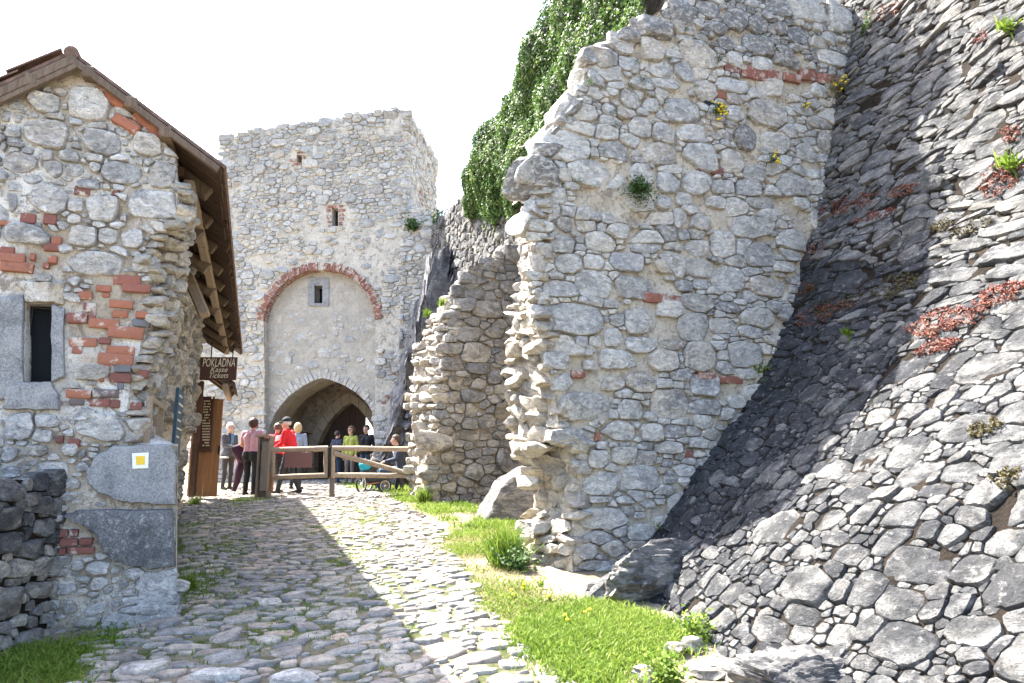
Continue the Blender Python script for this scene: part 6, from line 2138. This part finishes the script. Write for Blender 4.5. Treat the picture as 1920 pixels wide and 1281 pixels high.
tuft('wall_plant', wall_pt(1603, 92, .2), nB, 170, .34, .4, M['herb'], 'tall feathery bush in the top corner where the two walls meet', 'bush', 'plants in the ruined wall', 0, .006, .2, .7, 5, True)
tuft('wall_plant', wall_pt(1500, 205), nB, 30, .10, .5, M['herb'], 'little clump with yellow flowers above the pale stones near the corner', 'plant', 'plants in the ruined wall', 6, .005, .5, .3, 6, True)
random.seed(71)
for (u, v, lb) in ((1152, 238, 'on the raking edge, lowest of a close pair'), (1200, 155, 'left of centre high on the wall, under the dark top stones'), (1240, 195, 'between two pale stones left of the hole'), (1175, 168, 'beside the raking edge, level with the brick course'),
        (1280, 62, 'high up under the stonecrop fringe, leftmost there'), (1300, 168, 'just left of the hole in the wall'), (1420, 72, 'high up near the brick course, over its left end'), (1450, 97, 'directly above the middle of the brick course'),
        (1146, 215, 'on the raking edge, uppermost of a close pair'), (1100, 300, 'next to the big projecting stone on the left edge'), (1078, 345, 'under the big projecting stone on the left edge'), (1250, 115, 'in the dark weathered top courses, left part'),
        (1390, 182, 'below the left end of the brick course'), (1470, 182, 'below the middle of the brick course'), (1395, 226, 'lower right of the flowering clump by the hole'), (1128, 288, 'above the long pale stone near the left edge'),
        (1340, 112, 'over the hole, in the dark top courses'), (1190, 122, 'near the top of the raking edge'), (1432, 690, 'by the corner with the leaning wall, at mid height'), (1425, 714, 'in the corner with the leaning wall, right below another tuft'),
        (1225, 985, 'near the foot, where the leaning wall begins'), (1385, 790, 'low in the corner with the leaning wall'), (1100, 160, 'on the left rim, by the stepped stones')):
    tuft('wall_tuft', wall_pt(u, v, .06), nB, random.randint(16, 34), random.uniform(.06, .11), .5, M['herb'], 'small green tuft ' + lb, 'plant', 'small tufts in the ruined wall', 0, .004, .6, .2, None, True)
# red stonecrop and olive moss on the leaning wall
def butt_hit(u, v):
    r_ = ray(u, v)
    lo, hi = 2.0, 14.0
    best_, bd = None, 1e9
    for i in range(0, 63):
        for j in range(0, 95):
            p = BG[j][i]
            d = (p[0] - u) ** 2 + (p[1] - v) ** 2
            if d < bd: bd, best_ = d, (i, j)
    return .1 * best_[0], .1 * best_[1]
BG = [[project(butt_rough(.1 * i, .1 * j)) for i in range(63)] for j in range(95)]
def patch(name, u, v, ru_, rv_, n_, mat, label, cat, group, size=.02):
    pts_, nn_ = [], []
    rs_ = random.Random(u * 7 + v)
    for _ in range(int(n_ * 2.2)):
        t = rs_.uniform(0, 2 * pi); q = sqrt(rs_.random())
        k_ = 1 + .35 * noise.noise(V((cos(t) * 1.5, sin(t) * 1.5, u)))
        uu, vv_ = u + ru_ * q * cos(t) * k_, v + rv_ * q * sin(t) * k_ - (uu_s * ru_ * q * cos(t) * k_)
        if noise.noise(V((uu * .06, vv_ * .09, 3))) < -.18: continue
        s_, t_ = butt_hit_fast(uu, vv_)
        pts_.append(butt_place(s_, t_, rs_.uniform(.02, .07))); nn_.append(V((-.6, -.3, .7)))
    if not pts_: return
    c_ = pts_[0]
    root = empty(name, c_, label, cat, group)
    leaf_cloud('foliage', pts_, nn_, size, mat, root, .7, .8, c_)['kind'] = 'stuff'
    return root
uu_s = .28
AR = np.array([[(p[0], p[1]) for p in row] for row in BG]).reshape(-1, 2)
def butt_hit_fast(u, v):
    d = np.hypot(AR[:, 0] - u, AR[:, 1] - v)
    k_ = int(d.argmin()); j, i = divmod(k_, 63)
    # local linear refinement
    i2, j2 = min(i + 1, 62), min(j + 1, 94)
    a, b, c_ = np.array(BG[j][i][:2]), np.array(BG[j][i2][:2]), np.array(BG[j2][i][:2])
    m_ = np.array([b - a, c_ - a]).T
    try: q = np.linalg.solve(m_, np.array([u, v]) - a)
    except Exception: q = (0, 0)
    return .1 * (i + min(1, max(-1, q[0]))), .1 * (j + min(1, max(-1, q[1])))
G1, G2 = 'stonecrop patches on the leaning wall', 'moss patches on the leaning wall'
for i, (u, v, a, b, n_, lab) in enumerate(((1595, 385, 62, 16, 420, 'dark red stonecrop patch beside the ruined wall, highest on the shaded strip'), (1640, 408, 40, 8, 200, 'thin red stonecrop streak just under the highest shaded patch'), (1525, 475, 30, 16, 170, 'dark red stonecrop patch lower down against the ruined wall edge'),
        (1785, 605, 72, 26, 700, 'broad bright pink red stonecrop patch in sunlight'), (1885, 555, 52, 18, 380, 'bright red stonecrop tongue at the right, above the broad patch'), (1880, 335, 45, 30, 420, 'red stonecrop patch at upper right beside a green fern'), (1900, 255, 22, 14, 120, 'small red stonecrop patch near the right edge, above the fern'),
        (1765, 655, 44, 10, 230, 'narrow red stonecrop strip below the broad bright patch'), (1545, 590, 60, 16, 260, 'dim red stonecrop patch mixed with moss in shade'), (1845, 73, 14, 12, 90, 'small lone red stonecrop patch high at the right'), (1510, 545, 22, 10, 100, 'small dark red stonecrop patch next to the shaded wall junction'), (1700, 360, 30, 10, 120, 'faint red stonecrop streak in the middle of the leaning wall'), (1660, 25, 40, 14, 200, 'pale red stonecrop at the top of the leaning wall beside bricks'))):
    patch('stonecrop_patch', u, v, a, b, n_, M['sedum'], lab, 'stonecrop', G1, .015)
for (u, v, a, b, n_, lab) in ((1685, 540, 48, 22, 330, 'large dark olive moss cushion in the shade of the leaning wall'), (1830, 428, 38, 12, 200, 'olive moss patch in the sun at the right of the leaning wall'), (1770, 425, 26, 10, 120, 'olive moss patch on the shadow edge of the leaning wall'), (1575, 575, 50, 18, 260, 'olive moss patch mixed with dim red stonecrop'), (1520, 545, 18, 14, 90, 'small olive moss patch against the ruined wall'), (1855, 810, 36, 14, 160, 'brown moss in the joints at the right, below the stonecrop'), (1895, 905, 26, 20, 140, 'brown moss patch at the right edge of the leaning wall')):
    patch('moss_patch', u, v, a, b, n_, M['moss'], lab, 'moss', G2, .015)
for (u, v, ln, lab) in ((1898, 60, .2, 'bright green fern high at the right on the leaning wall'), (1905, 318, .24, 'bright green fern at the right beside the red stonecrop'), (1597, 632, .1, 'small green fern in the shaded part of the leaning wall'), (1430, 700, .22, 'green grass clump in the corner of ruined wall and leaning wall')):
    s_, t_ = butt_hit_fast(u, v)
    tuft('fern', butt_place(s_, t_, .06), V((-.6, -.5, .5)), 40, ln, .5, M['grass'], lab, 'fern', 'ferns on the leaning wall', 0, .012, .6, .4, 5)
# reddish stonecrop fringe along the top of the ruined wall
pts_, nn_ = [], []
for _ in range(2600):
    s_ = random.uniform(fpB[nL - 1][0] - .05, 4.3)
    pts_.append(bpz(s_, 8.03 + .06 * (s_ - 2.5) + random.gauss(0, .045) + .05 * noise.noise(V((s_ * 3, 0, 0))), random.uniform(-.3, .06))); nn_.append(V((0, -.4, 1)))
tag(leaf_cloud('stonecrop_fringe', pts_, nn_, .024, M['sedum'], None, .8, .9, bpz(2.5, 8.05, 0)), 'brownish red stonecrop fringe along the top of the ruined wall', 'stonecrop')
# grass clumps on the tower shoulder, the jamb top and the curtain wall
tuft('shoulder_bush', tpl(.35, 9.75, .1), V((0, -.3, 1)), 120, .5, .6, M['herb'], 'green shrubby growth on the shoulder of the gate tower', 'bush', None, 0, .01, .4, .6, 9, True)
tuft('sapling', tpl(1.15, 9.75, -.3), V((0, 0, 1)), 50, .8, .45, M['ivy'], 'thin leafy sapling against the sky between tower and ivy', 'sapling', None, 0, .01, .1, 1.0, 10, True)
for i, (u, v, lab) in enumerate(((862, 552, 'dry grass tuft on the stepped top of the shorter ruin'), (828, 572, 'lower green tuft on the stepped top of the shorter ruin'), (800, 592, 'green plants on the dark rock beside the shorter ruin'))):
    tuft('ruin_plant', rpl(*on_plane(u, v, OR_ + D2 * .5, E2), -.5), V((0, 0, 1)), 60, .22, .5, M['drygrass'] if i == 0 else M['grass'], lab, 'plant', 'plants on the shorter ruin', 0, .008, .6, .5, 20 + i)
# big grass clump and weeds at the wall foot
q = on_ground(948, 1060)
tuft('grass_clump', q, V((-.1, -.1, 1)), 700, .52, .40, M['grass'], 'tall bright green grass clump at the foot of the ruined wall', 'grass clump', None, 0, .006, .55, .6, 30)
tuft('leafy_weed', on_ground(968, 1068), V((0, -.2, 1)), 90, .30, .5, M['herb'], 'low leafy weed in front of the tall grass clump', 'plant', None, 0, .01, .4, .6, 31, True)
tuft('leafy_weed', on_ground(1302, 1195), V((0, -.2, 1)), 60, .22, .5, M['grass'], 'bright leafy weed at the corner of the leaning wall', 'plant', None, 0, .01, .4, .6, 32, True)
tuft('leafy_weed', on_ground(1245, 1278), V((0, -.2, 1)), 130, .20, .6, M['grass'], 'green weed clump at the bottom edge among the loose stones', 'plant', None, 0, .01, .4, .6, 33, True)
tuft('grass_clump', on_ground(352, 1108), V((.1, -.1, 1)), 160, .22, .5, M['grass'], 'grass clump at the right foot of the ticket house corner', 'grass clump', None, 0, .005, .6, .5, 34)
tuft('grass_clump', on_ground(365, 948), V((.1, -.1, 1)), 120, .28, .6, M['grass'], 'grass clump before the ticket door post', 'grass clump', None, 0, .006, .7, .4, 35)
tuft('grass_clump', on_ground(795, 942), V((-.1, -.1, 1)), 260, .42, .45, M['grass'], 'bright grass clump at the foot of the shorter ruin', 'grass clump', None, 0, .007, .6, .5, 36)

# ground cover: blades scattered by area
random.seed(81)
def scatter(name, region_px, n_, ln, wid, mat, dens=None, lean=.5, label=None):
    poly = ensure_ccw([px_wa(u, v) for u, v in region_px])
    xs = [p[0] for p in poly]; ys = [p[1] for p in poly]
    vv, ff, rr = [], [], []
    cnt = 0; tries = 0
    while cnt < n_ and tries < n_ * 12:
        tries += 1
        w_, a_ = random.uniform(min(xs), max(xs)), random.uniform(min(ys), max(ys))
        if not inside(poly, w_, a_): continue
        nz = noise.noise(V((w_ * 1.3, a_ * 1.3, 5))) + .5 * noise.noise(V((w_ * 4, a_ * 4, 2)))
        if dens and nz < dens: continue
        p = WA(w_ + random.gauss(0, .10), a_ + random.gauss(0, .14)); p = V((p.x, p.y, ground(p.x, p.y)))
        L_ = ln * random.uniform(.4, 1.2) * (1 + .5 * nz)
        d = V((random.gauss(0, lean), random.gauss(0, lean), 1)).normalized()
        t = random.uniform(0, 2 * pi); sd = V((cos(t), sin(t), 0)) * wid * random.uniform(.6, 1.3)
        k_ = len(vv)
        vv += [p - sd, p + sd, p + d * L_ * .6 + sd * .7, p + d * L_ * .6 - sd * .7, p + d * L_ + V((d.x, d.y, -.3)) * L_ * .35]
        ff += [(k_, k_ + 1, k_ + 2, k_ + 3), (k_ + 3, k_ + 2, k_ + 4)]
        r_ = random.random(); rr += [r_, r_]
        cnt += 1
    return tag(mesh_obj(name, vv, ff, mat, rnd=rr), label, None, None, 'stuff')
scatter('verge_grass', [(1000, 1170), (1100, 1130), (1260, 1170), (1300, 1195), (1200, 1235), (1170, 1281), (1085, 1281), (1030, 1240), (960, 1180)], 22000, .075, .006, M['grass'], -.22, .75)
scatter('verge_grass', [(830, 1010), (900, 985), (990, 1000), (975, 1075), (1010, 1110), (1100, 1140), (1010, 1180), (930, 1150), (880, 1080), (850, 1040)], 6500, .07, .006, M['grass'], .06, .7)
scatter('dry_grass', [(830, 1010), (900, 985), (990, 1000), (975, 1075), (1010, 1110), (1200, 1150), (1280, 1210), (1010, 1190), (930, 1150), (880, 1080), (850, 1040)], 11000, .05, .005, M['drygrass'], -.25, .8)
scatter('verge_grass', [(720, 925), (800, 928), (900, 955), (980, 985), (880, 1000), (800, 960), (740, 935)], 5000, .10, .008, M['grass'], .05, .6)
scatter('verge_grass', [(640, 910), (770, 905), (770, 930), (660, 918)], 2200, .13, .012, M['grass'], -.2, .6)
scatter('shade_grass', [(0, 1281), (0, 1190), (110, 1150), (330, 1165), (335, 1200), (180, 1215), (150, 1281)], 6000, .055, .006, M['grass'], .08, .8)
scatter('shade_grass', [(330, 1170), (330, 1060), (345, 980), (380, 980), (390, 1100), (370, 1190)], 1800, .06, .005, M['grass'], .0, .6)
scatter('joint_grass', [(200, 1281), (340, 1120), (345, 960), (700, 945), (800, 1110), (960, 1281)], 26000, .04, .004, M['grass'], .02, .7)
scatter('joint_grass', [(415, 945), (490, 930), (510, 935), (430, 955)], 900, .08, .007, M['grass'], None, .6)
# dandelions in the verge
random.seed(91)
for u, v, lb in ((1012, 1100, 'close to the wall foot'), (1035, 1132, 'nearest the bare earth strip'), (960, 1128, 'at the edge of the cobbles'), (1105, 1160, 'farthest right in the thick grass'), (985, 1108, 'just left of another near the wall foot'), (1060, 1175, 'low down in the thick grass')):
    c_ = on_ground(u, v)
    tuft('dandelion', c_, V((0, 0, 1)), 14, .10, .6, M['grass'], 'yellow dandelion in the verge, ' + lb, 'flower', 'dandelions in the verge', 3, .008, .5, .5)
